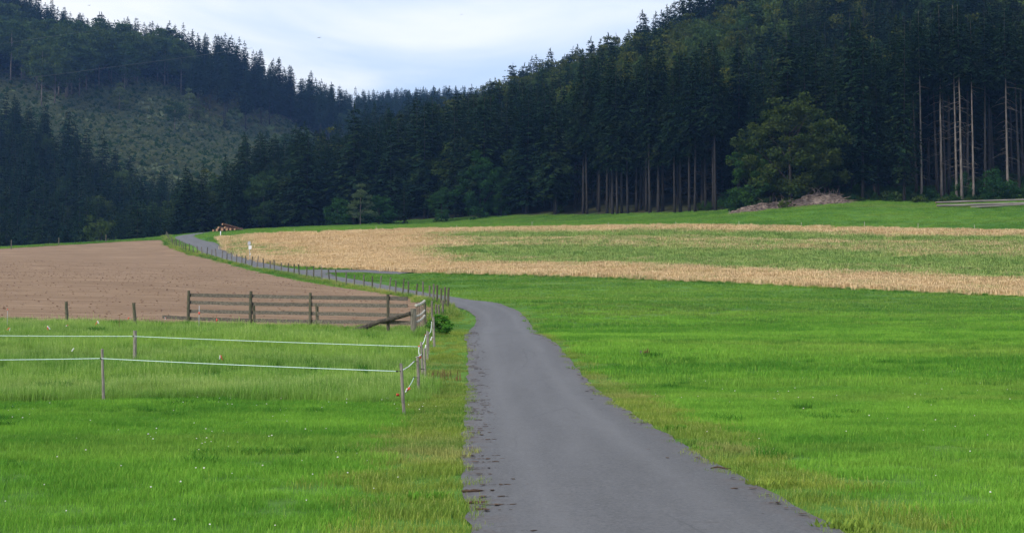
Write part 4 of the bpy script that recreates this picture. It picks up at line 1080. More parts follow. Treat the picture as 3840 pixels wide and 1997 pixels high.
# the long line of posts between soil and lane: one object each
LEANS = {'': (0, 0), ' leaning left': (-.10, 0), ' leaning right': (.10, 0)}
pm = {}
for j, (lk, ln) in enumerate(LEANS.items()):
    for s in range(3): pm[(lk, s)] = post_mesh('fence_post', 1.15, .062, M['old_wood'] if s < 2 else M['mossy_wood'], 200 + 10 * j + s, ln)
rr = random.Random(77)
for k, p in enumerate(fence_pts):
    lk = rr.choice(['', '', '', ' leaning left', ' leaning right']); s = rr.randrange(3)
    o = obj('fence_post', pm[(lk, s)], None, p); o.rotation_euler = (0, 0, rr.uniform(-.5, .5)); o.scale = (1, 1, rr.uniform(.9, 1.12))
    tag(o, 'wooden fence post%s, %s from the far crest between soil and lane' % (lk, nth(k)), 'fence post', 'fence posts between the ploughed soil and the lane')
for k, ((u, v, vt, wpx), lb) in enumerate(zip(((1661, 1189, 1125, 9), (1646, 1194, 1142, 8), (1635, 1197, 1140, 7), (1620, 1203, 1127, 9)), (
        'pale thick post nearest the lane bend, tallest of the cluster there', 'short dark post just left of the pale thick post at the lane bend', 'thin old post in the cluster at the lane bend', 'tall grey post between the curved gate and the cluster at the bend'))):
    p = fence_near[k]; h_ = (v - vt) * p.y / F
    o = obj('fence_post', post_mesh('fence_post', h_, wpx * p.y / F / 2, M['old_wood'], 300 + k, (rr.uniform(-.03, .03), 0)), None, p)
    tag(o, lb, 'fence post', 'fence posts at the lane bend')
for k, (u, v, vt, lb) in enumerate(((42, 931, 900, 'small post on the far crest of the soil, nearest the left border'), (220, 917, 892, 'small pale post on the middle of the far soil crest'), (397, 906, 880, 'small post on the far soil crest nearest the lane'), (648, 878, 862, 'small post beside the lane where it tops the crest'))):
    p = ground(u, v + 4); o = obj('fence_post', post_mesh('fence_post', (v - vt) * p.y / F + .2, .075, M['old_wood'], 320 + k), None, p)
    tag(o, lb, 'fence post', 'fence posts on the far crest')
for k, (u, v, vt, w, ln, lb) in enumerate(((251, 1219, 1134, 12, -.04, 'mossy round post at the near edge of the soil, left of the leaning one'), (507, 1224, 1138, 12, -.08, 'mossy post leaning left at the near edge of the soil'))):
    p = ground(u, v + 4); o = obj('fence_post', post_mesh('fence_post', (v - vt) * p.y / F + .08, w * p.y / F / 2, M['mossy_wood'], 330 + k, (ln, 0)), None, p)
    tag(o, lb, 'fence post', 'mossy posts at the near edge of the soil')

# ---- plank fence
def fy(u): return float(np.interp(u, (600, 705, 1163, 1455, 1560), (56.6, 56, 53.5, 51, 50)))
def fp(u, v, dy=0.0): return at(u, v, fy(u) + dy)
pf = empty('plank_fence', on(fp(1100, 1235).x, fy(1100)))
tag(pf, 'weathered grey plank fence of four rails between meadow and soil', 'fence')
inv = pf.matrix_world
def pchild(mb, name, mat, par=pf, smooth=False, label=None):
    base = Vector(par.location); mb.v = [tuple(Vector(v) - base) for v in mb.v]; o = mb.build(name, mat, par, None, smooth)
    if label: o['label'] = label
    return o
rr = random.Random(5)
for (ub, ut, vt, r) in ((705, 708, 1089, 6.2), (937, 941, 1091, 6.2), (1163, 1164, 1097, 5.8), (1456, 1455, 1103, 5.8)):
    mb = MB(); b = fp(ub, 1240); b = on(b.x, b.y, -.3); t = fp(ut, vt); mb.tube([b, b.lerp(t, .35), b.lerp(t, .7), t], [r * 50 / F * 1.05 * q for q in (1.1, 1.05, 1, .95)], 8, .05, rr); pchild(mb, 'post', M['mossy_wood'])
for (ub, ut, vt, r) in ((957, 951, 1143, 4.8), (1192, 1188, 1138, 5.4)):
    mb = MB(); b = fp(ub, 1240, .12); b = on(b.x, b.y, -.3); t = fp(ut, vt, .12); mb.tube([b, b.lerp(t, .5), t], [r * 50 / F * 1.2] * 3, 7, .08, rr); pchild(mb, 'short_post', M['mossy_wood'])
rails = [[(706, 1106, 940, 1110), (940, 1109, 1163, 1114), (1163, 1114, 1455, 1117), (1455, 1117, 1530, 1120)],
         [(706, 1133, 940, 1139), (940, 1139, 1163, 1142), (1163, 1141, 1529, 1146)],
         [(706, 1166, 940, 1170), (940, 1170, 1163, 1174), (1163, 1174, 1520, 1181)],
         [(608, 1187, 706, 1192), (706, 1193, 945, 1200), (945, 1200, 1163, 1204), (1163, 1204, 1545, 1209)]]
for ri, row in enumerate(rails):
    for (u0, v0, u1, v1) in row:
        mb = MB(); mb.beam(fp(u0 + 1, v0, .09 + .004 * ri), fp(u1 - 1, v1, .09 + .004 * ri), .03, 13.5 * .0107, 7, .008, rr); pchild(mb, 'rail', M['plank'])
mb = MB(); mb.tube([on(fp(1552, 1247).x, fy(1552), -.3), fp(1550, 1205), fp(1548, 1157)], [.125, .118, .112], 9, .07, rr); pchild(mb, 'corner_post', M['old_wood'], label='thick stubby corner post')
mb = MB(); pts = [on(fp(1312, 1250).x, fy(1312) - .25, .02), fp(1370, 1226, -.22), fp(1420, 1206, -.2), fp(1480, 1192, -.18), fp(1540, 1174, -.15)]
mb.tube(pts, [.085, .10, .095, .085, .08], 8, .12, rr); pchild(mb, 'brace', M['dark_log'], label='dark knotty log propped slantwise against the corner post')

# ---- curved gate beside it
gt = empty('field_gate', on(at(1572, 1235, 53).x, 53)); tag(gt, 'old field gate of bowed pale rails and thin pickets beside the corner post', 'gate')
def gp(u, v, Y): return at(u, v, Y)
for (v0, v1, r) in ((1144, 1127, .055), (1185, 1163, .042), (1206, 1182, .05)):
    mb = MB(); P = [gp(1560 + 32 * t, v0 + (v1 - v0) * (t ** 1.9), 50.2 + 6 * t) for t in (0, .2, .4, .6, .8, 1)]
    mb.tube(P, [r, r * 1.05, r, r, r * .95, r * .9], 6, .08, rr); pchild(mb, 'rail', M['pale_wood'], gt)
for k, (u, vt, vb) in enumerate(((1561, 1133, 1245), (1567, 1134, 1243), (1573, 1131, 1241), (1579, 1129, 1238), (1584, 1150, 1238))):
    mb = MB(); Y = 50.3 + (u - 1560) / 32 * 6; b = gp(u, vb, Y); mb.tube([on(b.x, Y, -.1), gp(u, vt, Y)], .018, 5, .1, rr); pchild(mb, 'picket', M['old_wood'], gt)
mb = MB(); b = on(gp(1594, 1228, 57.5).x, 57.5, -.3); mb.tube([b, gp(1593, 1180, 57.5), gp(1592, 1134, 57.5)], [.075, .07, .068], 8, .07, rr); pchild(mb, 'gate_post', M['mossy_wood'], gt)

# ---- electric fence: posts (thing each), ropes, ribbons
def epost(key, ub, vb, ut, vt, wpx, label, Y=None, ins=(), grp='thin wooden posts of the electric fence'):
    g = ground(ub, vb) if Y is None else on(at(ub, vb, Y).x, Y); t = at(ut, vt, g.y); h_ = t.z - g.z
    e = empty('electric_fence_post', g); tag(e, label, 'fence post', grp)
    obj('post', post_mesh('post', h_, wpx * g.y / F / 2 * 1.1, M['round_post'], hash(key) % 7 + ub, ((t.x - g.x) / h_, 0), .35, 8, ragged=.008, bend=.004), e)
    for (ui, vi) in ins:
        q = at(ui, vi, g.y); mb = MB(); xs = t.x - (t.x - g.x) * (t.z - q.z) / h_
        mb.tube([(xs - g.x, -wpx * g.y / F / 2, q.z - g.z), (q.x - g.x, -.03, q.z - g.z)], .007, 5); mb.blob((q.x - g.x, -.03, q.z - g.z), .017, rr, 1.3, 1, 1.1, .1)
        mb.build('insulator', M['black_plastic'], e)
    return e, g
EPS = {}
for key, ub, vb, ut, vt, w, lb, ins in (
    ('C', 1515, 1556, 1503, 1362, 11.5, 'nearest electric fence post, grey, at the front right corner of the rope', ((1489, 1391),)),
    ('D', 1571, 1484, 1566, 1336, 11, 'grey electric fence post second nearest on the lane side', ((1553, 1354), (1552, 1414))),
    ('E', 1596, 1441, 1591, 1305, 8, 'slim electric fence post third nearest on the lane side', ((1582, 1382),)),
    ('F', 1584, 1402, 1579, 1281, 9, 'electric fence post at the rear rope corner with a red cap', ((1571, 1299), (1582, 1326))),
    ('G', 1603, 1352, 1602, 1240, 7.5, 'left post of the close pair on the lane side beyond the rear corner', ((1596, 1295),)),
    ('H', 1608, 1328, 1607, 1243, 5.5, 'right thinner post of the close pair on the lane side', ()),
    ('I', 1628, 1299, 1625, 1188, 8.5, 'last tall electric fence post on the lane side near the plank fence', ((1617, 1204),)),
    ('B', 389, 1506, 383, 1308, 9.5, 'brown knotty electric fence post carrying the front rope on the left', ((379, 1343),)),
    ('A', 505, 1354, 506, 1238, 12, 'grey electric fence post carrying the rear rope', ((500, 1260),))):
    EPS[key] = epost(key, ub, vb, ut, vt, w, lb, None, ins)
def Yof(k): return EPS[k][1].y
def rope(name, pts, r, mat, label, cat='rope', grp=None, sag=0.0):
    P = []
    for (a, b) in zip(pts[:-1], pts[1:]):
        a, b = Vector(a), Vector(b); n = max(3, int((b - a).length / .6)); n = min(n, 30)
        for i in range(n):
            t = i / n; p = a.lerp(b, t); p.z -= sag * 4 * t * (1 - t); P.append(p)
    P.append(Vector(pts[-1])); mb = MB(); o0 = P[0].copy(); mb.tube([p - o0 for p in P], r, 5)
    o = mb.build(name, mat, None, o0); tag(o, label, cat, grp); return o
dy = -.03
rope('electric_rope', [at(-420, 1350, Yof('B') + .6), at(379, 1343, Yof('B') + dy), at(1489, 1391, Yof('C') + dy)], .0065, M['rope'], 'front pale aqua fence rope across the paddock', 'rope', None, .012)
rope('electric_rope', [at(-420, 1254, Yof('A') + .8), at(500, 1260, Yof('A') + dy), at(1571, 1299, Yof('F') + dy)], .0075, M['rope'], 'rear pale aqua fence rope running level to the red-capped post', 'rope', None, .012)
rope('electric_rope', [at(1510, 1386, Yof('C') + .02), at(1532, 1374, (Yof('C') + Yof('D')) / 2), at(1553, 1354, Yof('D') + dy)], .010, M['white_tape'], 'short white rope between the two nearest posts', 'rope')
rope('electric_rope', [at(1572, 1299, Yof('F') - .05), at(1570, 1315, Yof('F') - .06), at(1573, 1333, Yof('F') - .08), at(1581, 1327, Yof('F') - .04)], .012, M['white_tape'], 'white rope loop hanging down at the red-capped post', 'rope')
rope('electric_rope', [at(1560, 1338, Yof('D') - .02), at(1572, 1334, (Yof('D') + Yof('F')) / 2), at(1581, 1327, Yof('F') - .06)], .010, M['white_tape'], 'white rope from the second post to the red-capped post', 'rope')
rope('electric_rope', [at(1583, 1292, Yof('F') + .02), at(1591, 1277, Yof('F') + .8), at(1597, 1254, Yof('G') - .05)], .010, M['white_tape'], 'white rope curving up from the red-capped post to the close pair', 'rope')
rope('electric_rope', [at(1608, 1251, Yof('H') - .05), at(1615, 1244, (Yof('H') + Yof('I')) / 2), at(1618, 1222, Yof('I') - .05), at(1618, 1205, Yof('I') - .04)], .010, M['white_tape'], 'white rope rising to the last tall post near the plank fence', 'rope')
rope('electric_rope', [at(1552, 1414, Yof('D') - .04), at(1545, 1430, Yof('D') - 1), at(1533, 1450, Yof('D') - 2.5), at(1523, 1466, Yof('D') - 4)], .006, M['rope'], 'slack string hanging below the two nearest posts', 'rope')

def ribbon(name, parts, Y, label, cat='ribbon', grp='red and white warning ribbons'):
    """a folded strip of barrier tape; each colour band a strip with thickness"""
    us = [q[0] for q in parts]; e = empty(name, at(parts[0][0], parts[0][1], Y)); tag(e, label, cat, grp); base = e.location
    for (u0, v0, u1, v1, w, mat) in parts:
        mb = MB(); mb.beam(at(u0, v0, Y) - base, at(u1, v1, Y + .04) - base, .004, w * Y / F, 4, .004, rr, Vector((0, 1, .3))); mb.v = mb.v
        mb2 = MB(); a, b = at(u0, v0, Y) - base, at(u1, v1, Y + .04) - base; d = (b - a).normalized(); side = d.cross(Vector((0, 1, 0))).normalized() * w * Y / F / 2; th = Vector((0, .004, 0))
        n = 4; vs = []
        for i in range(n + 1):
            p = a.lerp(b, i / n) + Vector((rr.uniform(-.006, .006), rr.uniform(-.02, .02), 0))
            vs += [p - side - th, p + side - th, p + side + th, p - side + th]
        fs = []
        for i in range(n):
            for k in range(4): fs.append((i * 4 + k, i * 4 + (k + 1) % 4, i * 4 + 4 + (k + 1) % 4, i * 4 + 4 + k))
        fs += [(3, 2, 1, 0), (n * 4, n * 4 + 1, n * 4 + 2, n * 4 + 3)]
        mb2.add(vs, fs); mb2.build('white_strip' if mat == 'white_tape' else 'red_strip', M[mat], e)
    return e
W_, R_2 = 'white_tape', 'red_tape'
ribbon('warning_ribbon', [(36, 1228, 37, 1243, 3.5, W_), (36, 1228, 26, 1237, 4, R_2)], 49, 'folded red and white ribbon over the rear rope at the left border')
ribbon('warning_ribbon', [(178, 1222, 188, 1234, 3.5, W_), (178, 1223, 181, 1238, 4, R_2)], 49, 'folded red and white ribbon above the rear rope below the mossy round post')
ribbon('warning_ribbon', [(246, 1223, 252, 1220, 4, W_), (251, 1220, 256, 1218, 4, R_2)], 52, 'small red and white ribbon at the foot of the mossy round post')
ribbon('warning_ribbon', [(365, 1203, 371, 1213, 4, W_), (365, 1205, 358, 1217, 2.5, R_2)], 52, 'red and white ribbon before the soil between the two mossy posts')
ribbon('warning_ribbon', [(486, 1189, 488, 1194, 3, W_), (486, 1189, 479, 1195, 4, R_2)], 52, 'small pink and white ribbon left of the leaning mossy post')
ribbon('warning_ribbon', [(619, 1188, 620, 1196, 3, W_), (621, 1188, 622, 1195, 2.5, R_2)], 52, 'tiny ribbon hanging under the lowest rail end')
ribbon('warning_ribbon', [(277, 1305, 270, 1317, 4, W_)], 38, 'white ribbon hanging in the paddock left of the rear rope post')
ribbon('warning_ribbon', [(825, 1331, 823, 1347, 4, W_), (829, 1331, 834, 1349, 4.5, R_2)], 38, 'split red and white ribbon alone in the middle of the paddock')
ribbon('warning_ribbon', [(1538, 1453, 1522, 1464, 9, R_2), (1527, 1455, 1522, 1470, 5, W_)], Yof('D') - 4, 'pink and white ribbon on the string between the two nearest posts')
ribbon('warning_ribbon', [(1486, 1478, 1497, 1480, 10, R_2)], Yof('C') + .3, 'bright red ribbon low beside the nearest electric fence post')
ribbon('warning_ribbon', [(1575, 1336, 1579, 1342, 7, R_2)], Yof('F') - .1, 'red ribbon under the insulator of the red-capped post')
ribbon('warning_ribbon', [(1620, 1262, 1614, 1277, 5, W_), (1619, 1262, 1620, 1272, 4, R_2)], Yof('I') - .2, 'red and white ribbon low on the last tall electric fence post')
ribbon('warning_ribbon', [(1597, 1292, 1594, 1314, 5, W_)], Yof('G') - .2, 'white ribbon hanging at the left post of the close pair')
ribbon('warning_ribbon', [(1593, 1252, 1595, 1256, 4, R_2)], Yof('G') - .2, 'small red ribbon on the curving rope left of the close pair')
mb = MB(); c = at(1571, 1297, Yof('F') - .04); mb.blob((0, 0, 0), .022, rr, 1.3, 1, .8); o = mb.build('insulator_cap', M['red_tape'], EPS['F'][0]); o.location = c - EPS['F'][1]
def stake(u, vb, vt, Y, label, tip=None, extra=None, r=.008):
    b = on(at(u, vb, Y).x, Y, -.1); t = at(u, vt, Y); e = empty('fence_stake', b); tag(e, label, 'stake', 'thin metal stakes before the soil')
    mb = MB(); mb.tube([(0, 0, 0), (0, 0, t.z - b.z)], r, 6); mb.build('rod', M['metal'] if tip != 'rust' else M['rust_weed'], e)
    if tip == 'red': m2 = MB(); m2.blob((0, 0, t.z - b.z), .022, rr, 1, 1, 1.6); m2.build('cap', M['red_tape'], e)
    if extra: m2 = MB(); q = at(u, extra, Y); m2.blob((.01, -.02, q.z - b.z), .045, rr, .8, .8, 1.3); m2.build('insulator', M['red_tape'], e)
stake(746, 1226, 1145, 52.5, 'thin grey stake with small red insulator in front of the first fence bay', None, 1174, .014)
stake(27, 1220, 1160, 52.5, 'thin rod with an orange tip at the left border', 'red')
stake(447, 1226, 1184, 52.5, 'thin rusty rod just left of the leaning mossy post', 'rust')
stake(812, 1224, 1180, 52.5, 'thin stake with a red insulator in front of the first fence bay', 'rust', 1199)

# ------------------------------------------------------------------ sign by the far lane
sp = ground(939, 998); e = empty('road_sign', sp); tag(e, 'small sign with grey and white plates on a thin pole by the far lane', 'sign')
top_ = at(935, 903, sp.y); mb = MB(); mb.tube([(0, 0, -.3), (top_.x - sp.x, 0, top_.z - sp.z)], .035, 7); mb.build('pole', M['metal'], e)
for nm, (u0, v0, u1, v1), mat in (('grey_plate', (929, 905, 940, 918), 'grey_paint'), ('white_plate', (932, 920, 943, 934), 'white_paint'), ('small_plate', (936, 949, 940, 955), 'white_paint')):
    a, b = at(u0, v0, sp.y - .05) - sp, at(u1, v1, sp.y - .05) - sp; mb = MB(); mb.beam((a.x, a.y, (a.z + b.z) / 2), (b.x, b.y, (a.z + b.z) / 2), .015, abs(a.z - b.z), 1); mb.build(nm, M[mat], e, None, False)
# delineator at the tip of the crop
p = ground(827, 888); mb = MB(); mb.tube([(0, 0, -.2), (0, 0, .95)], [.085, .075], 8); o = mb.build('marker_post', M['white_paint'], None, p); tag(o, 'pale round marker post at the tip of the crop below the log pile', 'marker post')
p = ground(2735, 797); mb = MB(); mb.tube([(0, 0, -.2), (0, 0, .45)], [.05, .045], 6); o = mb.build('marker_stake', M['white_paint'], None, p); tag(o, 'short white stake at the left foot of the brush heap', 'stake')
for k, (u, v, h_) in enumerate(((1103, 875, .35), (1410, 869, .5), (1712, 862, .35), (1995, 855, .6), (2282, 852, .35), (2534, 850, .35), (2771, 851, .4), (3005, 853, .35), (3242, 857, .6), (3443, 862, .5), (3654, 866, .45))):
    p = ground(u, v); mb = MB(); mb.tube([(0, 0, -.1), (.01, 0, h_ + .35)], .022, 5); o = mb.build('thin_stake', M['pale_wood'], None, p)
    tag(o, 'thin pale stake on the upper crop edge, %s from the left' % nth(k), 'stake', 'thin stakes along the upper crop edge')

# ------------------------------------------------------------------ logs
def log(P0, P1, r, seed, label, grp, bark='log_bark', name='log'):
    rr_ = random.Random(seed); P0, P1 = Vector(P0), Vector(P1); c = (P0 + P1) / 2; e = empty(name, c); tag(e, label, 'log', grp)
    mb = MB(); n = 6; mb.tube([P0.lerp(P1, i / n) - c + Vector((0, rr_.uniform(-.02, .02), rr_.uniform(-.02, .02))) for i in range(n + 1)], [r * (1.05 - .12 * i / n) for i in range(n + 1)], 12, .05, rr_, cap=False); mb.build('bark', M[bark], e)
    d = (P1 - P0).normalized()
    for q, s in ((P0, -1), (P1, 1)):
        m2 = MB(); m2.tube([q - c + d * s * -.02, q - c + d * s * .004], [r * .96, r * .93], 12); m2.build('cut_end', M['cut_wood'], e, None, False)
    return e
LY = 236.0
def lg(u, v, Y=LY): return at(u, v, Y)
gl = 'felled logs in the pile beside the crest'
for k, (u, v, r, dx, lb) in enumerate(((805, 864, .26, 1.2, 'low log at the left end of the far pile'), (819, 862, .36, 1.6, 'second bottom log of the far pile, grey end'), (838, 861, .40, 1.4, 'third bottom log of the far pile under the slanted one'), (855, 862, .38, 1.2, 'fourth bottom log of the far pile, reddish end'),
                                 (869, 863, .33, 1.6, 'fifth bottom log of the far pile'), (885, 864, .26, 1.8, 'low log at the right end of the far pile'), (824, 855, .30, 2.0, 'grey log lying second layer on the left of the far pile'), (848, 853, .30, 2.2, 'log on the second layer in the middle of the far pile'))):
    a = on(lg(u, v).x, LY); z = a.z + (r if v > 858 else .85); r *= .74; z = a.z + (r if v > 858 else .62); log((a.x, LY - 1.2, z), (a.x + dx, LY + 3.0, z + .05), r, k, lb, gl)
a = on(lg(840, 850).x, LY); log((a.x, LY - 1.4, a.z + 1.2), (a.x + 2.3, LY + 1.2, a.z + .7), .19, 20, 'topmost pale log slanting down to the right on the far pile', gl, 'log_bark')
# long felled trunks on the right
for k, (u0, v0, u1, v1, r, Y, lb) in enumerate(((3512, 766, 4150, 775, .17, 196, 'front pale felled trunk, the longest and lowest'), (3508, 758, 4150, 765, .15, 197.2, 'upper felled trunk with dark butt resting behind the pale one'), (3640, 770, 4200, 777, .13, 195.4, 'thin felled trunk lying half hidden in grass before the others'))):
    P0, P1 = at(u0, v0, Y), at(u1, v1, Y - 2); g0, g1 = h1(P0.x, Y), h1(P1.x, Y - 2)
    P0.z = max(g0 + (.2 if k != 1 else .58), g0); P1.z = g1 + (.2 if k != 1 else .55)
    log(P0, P1, r * .95, 40 + k, lb, 'long felled trunks below the bare stems', 'peeled_log', 'felled_trunk')

# ------------------------------------------------------------------ heap of roots, earth and stones
hp = []
rs2 = np.random.RandomState(9)
def heap(name, u0, u1, prof, label, Yb):
    x0, x1 = at(u0, 790, Yb).x, at(u1, 790, Yb).x; nx, ny = 60, 22; V = []; e = empty(name, on((x0 + x1) / 2, Yb)); tag(e, label, 'heap'); base = e.location; prof = [(a, b * .82) for a, b in prof]
    for j in range(ny):
        for i in range(nx):
            s, t = i / (nx - 1), j / (ny - 1); x = x0 + (x1 - x0) * s; y = Yb - 2.5 + 5 * t; hh = float(np.interp(s, *zip(*prof))) * math.sin(math.pi * min(1, t * 1.05)) ** .8
            nzv = mn.fractal(Vector((x * .9, y * .9, 1)), .7, 2.0, 5) * .5 + mn.noise(Vector((x * 2.7, y * 2.7, 4))) * .22
            V.append(Vector((x, y, h1(x, y) - .15 + hh * (1 + .5 * nzv) + (nzv * .35 if hh > .15 else 0))) - base)
    q = [(j * nx + i, j * nx + i + 1, (j + 1) * nx + i + 1, (j + 1) * nx + i) for j in range(ny - 1) for i in range(nx - 1)]
    obj('mound', mesh('mound', V, q, M['rubble'], False), e)
    mb = MB(); r_ = random.Random(3)
    for _ in range(230):
        s = r_.random(); x = x0 + (x1 - x0) * s; t = r_.uniform(.02, .6); y = Yb - 2.5 + 5 * t; hh = float(np.interp(s, *zip(*prof))) * math.sin(math.pi * t) ** .8
        p = Vector((x, y, h1(x, y) - .1 + hh)) - base
        if r_.random() < .6: mb.blob(p, r_.uniform(.10, .32), r_, 1.4, 1, .8, .35, 5, 4)
        else:
            a = r_.uniform(-.6, .6); L = r_.uniform(.5, 1.6); mb.tube([p, p + Vector((math.cos(a) * L, r_.uniform(-.3, .3), abs(math.sin(a)) * L * .6 + .1))], [r_.uniform(.03, .08), .02], 5)
    for k in range(14 if u0 > 2900 else 5):
        s = r_.uniform(.35, .8); x = x0 + (x1 - x0) * s; hh = float(np.interp(s, *zip(*prof))); p = Vector((x, Yb, h1(x, Yb) + hh)) - base; mb.tube([p, p + Vector((r_.uniform(-.5, .5), 0, r_.uniform(.3, 1.0))), p + Vector((r_.uniform(-.9, .9), .2, r_.uniform(.6, 1.3)))], [.04, .03, .012], 4)
    mb.build('rubble_and_roots', M['rubble'], e, None, False)
heap('brush_heap', 2728, 3000, [(0, .1), (.12, .6), (.3, 1.0), (.45, 1.25), (.6, 1.1), (.8, 1.2), (1, .9)], 'low grey-brown heap of roots and stones, left half below the big tree', 203.5)
heap('brush_heap', 2970, 3180, [(0, .9), (.2, 1.6), (.4, 2.1), (.6, 1.8), (.8, 1.3), (1, .15)], 'higher brown heap of earth and stones, right half with bare twigs on top', 202.5)

# ------------------------------------------------------------------ small weeds, stump, stone, clods on the lane
def weed(u, v, R, h, n, mat, label, cat='weed', name='weed_clump', lean=.5, w=.014, grp=None):
    p = ground(u, v); r_ = np.random.RandomState(int(u)); V = []; Fc = []; S = []
    for i in range(n):
        a = r_.rand() * 6.283; q = R * math.sqrt(r_.rand()); x, y = math.cos(a) * q, math.sin(a) * q * .6; hh = h * r_.uniform(.5, 1.1); t = r_.rand() * 6.28; d = (math.cos(t), math.sin(t)); s = (-d[1] * w, d[0] * w); b = hh * lean * r_.uniform(.2, 1.2); b0 = len(V); z0 = h1(p.x + x, p.y + y) - p.z - .03
        V += [(x - s[0] * .5, y - s[1] * .5, z0), (x + s[0] * .5, y + s[1] * .5, z0), (x + d[0] * b * .4 + s[0], y + d[1] * b * .4 + s[1], z0 + hh * .6), (x + d[0] * b * .4 - s[0], y + d[1] * b * .4 - s[1], z0 + hh * .6), (x + d[0] * b, y + d[1] * b, z0 + hh)]
        Fc += [(b0, b0 + 1, b0 + 2, b0 + 3), (b0 + 3, b0 + 2, b0 + 4, b0 + 4)]; S += [r_.rand()] * 5
    me = mesh(name, V, [f if f[2] != f[3] else f[:3] for f in Fc], mat); me.attributes.new('shade', 'FLOAT', 'POINT').data.foreach_set('value', np.array(S, np.float32) * .85)
    o = obj(name, me, None, p); tag(o, label, cat, grp); return o
DT = M['dark_tuft']
weed(2440, 1341, .38, .22, 260, DT, 'dark green weed clump beside the little stump on the right meadow', lean=.6)
weed(2520, 1345, .45, .08, 180, DT, 'flat dark weed strip between the two clumps by the stump')
weed(2575, 1350, .42, .15, 220, DT, 'dark weed clump right of the stump, end of the dark strip')
weed(2565, 1446, .26, .14, 220, DT, 'small dark tuft alone below the stump on the right meadow')
weed(3638, 1388, .40, .12, 240, DT, 'dark flat tuft far out on the right meadow')
weed(360, 1250, .35, .30, 320, DT, 'dark bushy grass tussock before the soil between the mossy posts')
p = ground(1652, 1254); e = empty('bush', p); e.scale = (.28, .26, .22); obj('crown', KIND['nettle'][0], e); obj('stem', KIND['nettle'][1], e); tag(e, 'dark green nettle bush on the verge where the lane bends', 'bush')
weed(195, 1465, .5, .28, 260, DT, 'dark tussock in the paddock left of the brown rope post')
weed(2425, 1336, .10, .30, 30, M['rust_weed'], 'rusty brown dock plant next to the little stump', 'plant', 'dock_plant', .25, .02)
weed(1685, 1425, .55, .34, 22, M['rust_weed'], 'rusty dock stalks in the verge left of the lane', 'plant', 'dock_plant', .2, .012)
weed(1640, 1418, .35, .30, 12, M['rust_weed'], 'smaller rusty stalks in the verge nearer the rope posts', 'plant', 'dock_plant', .2, .012)
weed(2890, 1825, .28, .12, 150, M['verge_grass'], 'ragged yellowish clump on the right lane verge near the bottom', lean=.7)
weed(3180, 1985, .30, .13, 170, M['verge_grass'], 'ragged clump on the right lane verge at the very bottom', lean=.7)
weed(2540, 1610, .22, .12, 160, M['short_grass'], 'small green tuft on the right lane verge halfway down')
weed(2640, 1692, .25, .12, 180, M['short_grass'], 'green tuft on the right lane verge below the small one')
weed(1610, 1872, .22, .12, 220, M['short_grass'], 'fresh green tuft on the left verge near the bottom')
p = ground(2403, 1336); mb = MB(); mb.tube([(0, 0, -.1), (.005, 0, .10), (0, .01, .19)], [.036, .035, .03], 7, .1, rr); o = mb.build('stump', M['old_wood'], None, p, False); tag(o, 'little grey post stump standing alone in the right meadow', 'stump')
p = ground(2169, 1384); mb = MB(); mb.blob((0, 0, .03), .05, rr, 1.2, .9, .8); o = mb.build('stone', M['rubble'], None, p); tag(o, 'pinkish stone on the verge right of the lane', 'stone')
for k, (u, v, w_, h_, lb) in enumerate(((2262, 1838, .055, .018, 'largest dark mud clod on the lane'), (2687, 1808, .045, .012, 'dark mud clod on the lane near its right edge'), (2320, 1868, .05, .008, 'flat dark streak of mud below the largest clod'), (2295, 1724, .035, .008, 'small dark clod in the middle of the lane'), (2190, 1764, .03, .010, 'small brown clod above the largest one'),
                                   (1770, 1853, .085, .022, 'dark bark clump lying at the left lane edge'), (1795, 1896, .08, .016, 'thin bark strip at the left lane edge below the clump'), (1806, 1921, .055, .014, 'dark bark lump lowest at the left lane edge'), (2100, 1562, .045, .008, 'small dark clod in the upper lane'), (2158, 1636, .05, .008, 'thin dark clod left of the lane middle'))):
    p = ground(u, v); r_ = random.Random(k); mb = MB()
    for j in range(7): mb.blob((r_.uniform(-w_, w_) * .8, r_.uniform(-w_, w_) * .5, h_ * .5 + .03), r_.uniform(.35, .7) * w_, r_, 1.2, 1, h_ / w_ * 1.2, .3)
    o = mb.build('mud_clod', M['mud'] if k < 5 else M['bark_litter'], None, p); tag(o, lb, 'clod', 'clods on the lane')
p = ground(2690, 1768); mb = MB(); mb.tube([(-.08, 0, .045), (0, .01, .06), (.1, -.01, .045), (.16, -.03, .045)], [.006, .009, .008, .004], 5, .2, rr); o = mb.build('twig', M['bark_litter'], None, p); tag(o, 'dark twig lying across the right lane edge', 'twig')

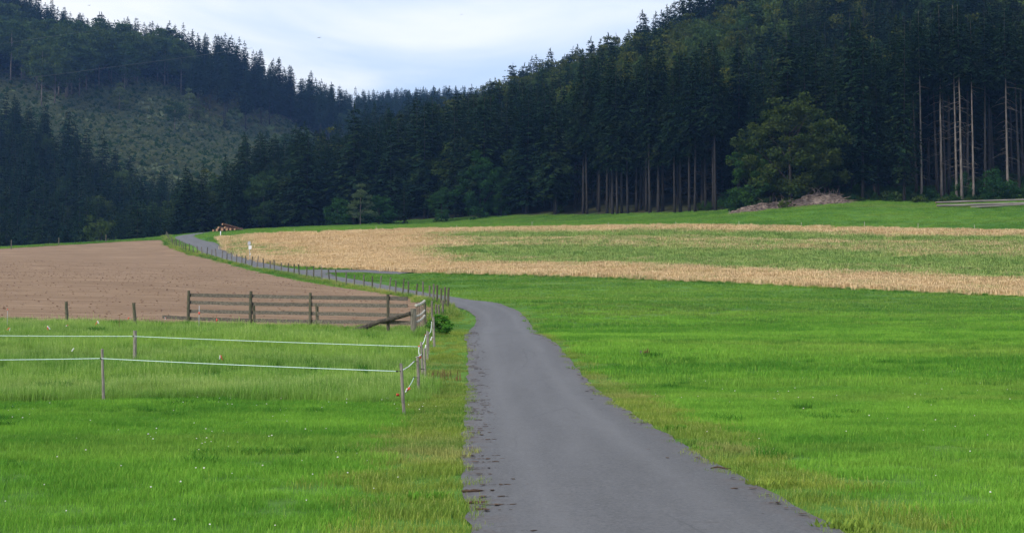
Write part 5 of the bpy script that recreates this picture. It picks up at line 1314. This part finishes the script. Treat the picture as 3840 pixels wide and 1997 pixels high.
# ------------------------------------------------------------------ power cables, birds
def cable(pts, Y0, Y1, label):
    P = [at(u, v, Y0 + (Y1 - Y0) * i / (len(pts) - 1)) for i, (u, v) in enumerate(pts)]; mb = MB(); o0 = P[0].copy(); mb.tube([p - o0 for p in P], .022, 4)
    o = mb.build('power_cable', M['cable'], None, o0); tag(o, label, 'cable')
cable([(-300, 198), (0, 166), (150, 143), (300, 122), (545, 93)], 250, 300, 'upper thin power cable crossing before the beeches on the left')
cable([(-300, 345), (0, 303), (200, 281), (450, 248), (700, 215), (947, 180)], 250, 300, 'lower thin power cable crossing the left hill and ending over the spruces')
for k, (u, v, Y, s, lb) in enumerate(((1197, 142, 260, 1.0, 'tiny dark bird gliding in the middle of the sky'), (335, 21, 260, .8, 'tiny dark bird above the left ridge'), (1731, 55, 300, .8, 'tiny dark bird high near the right of the sky'))):
    c = at(u, v, Y); e = empty('bird', c, .4 * k); e.rotation_euler = (0, -.2, .3 * k); tag(e, lb, 'bird'); e.scale = (s, s, s)
    mb = MB(); mb.tube([(0, -.22, 0), (0, -.15, .01), (0, 0, .02), (0, .14, 0), (0, .26, 0)], [.015, .045, .06, .04, .02], 8); mb.build('body', M['bird'], e)
    for sd in (-1, 1):
        m2 = MB(); V = [(0, -.07, .02), (sd * .22, -.10, .07), (sd * .48, -.04, .03), (sd * .24, .06, .06), (0, .07, .02)]; m2.add([(x, y, z) for x, y, z in V] + [(x, y, z - .012) for x, y, z in V], [(0, 1, 2, 3, 4), (9, 8, 7, 6, 5)] + [(i, 5 + i, 5 + (i + 1) % 5, (i + 1) % 5) for i in range(5)]); m2.build('wing', M['bird'], e, None, False)
    m3 = MB(); m3.add([(-.03, .22, 0), (.03, .22, 0), (.07, .36, 0), (-.07, .36, 0), (-.03, .22, -.01), (.03, .22, -.01), (.07, .36, -.01), (-.07, .36, -.01)], [(0, 1, 2, 3), (7, 6, 5, 4), (0, 4, 5, 1), (1, 5, 6, 2), (2, 6, 7, 3), (3, 7, 4, 0)]); m3.build('tail', M['bird'], e, None, False)

# ------------------------------------------------------------------ haze: one closed box of even air
hm, nt, out = new_mat('haze'); pv = nt.nodes.new('ShaderNodeVolumePrincipled'); pv.inputs['Color'].default_value = (.24, .48, 1.0, 1); pv.inputs['Density'].default_value = HAZE; pv.inputs['Anisotropy'].default_value = .2
nt.links.new(pv.outputs[0], out.inputs['Volume'])
mb = MB(); x0, x1, y0, y1, z0, z1 = -620, 620, -240, 1420, -12, 240
mb.add([(x0, y0, z0), (x1, y0, z0), (x1, y1, z0), (x0, y1, z0), (x0, y0, z1), (x1, y0, z1), (x1, y1, z1), (x0, y1, z1)], [(3, 2, 1, 0), (4, 5, 6, 7), (0, 1, 5, 4), (1, 2, 6, 5), (2, 3, 7, 6), (3, 0, 4, 7)])
o = mb.build('haze', hm, None, None, False); tag(o, 'thin blue haze filling the valley', 'haze', kind='stuff')
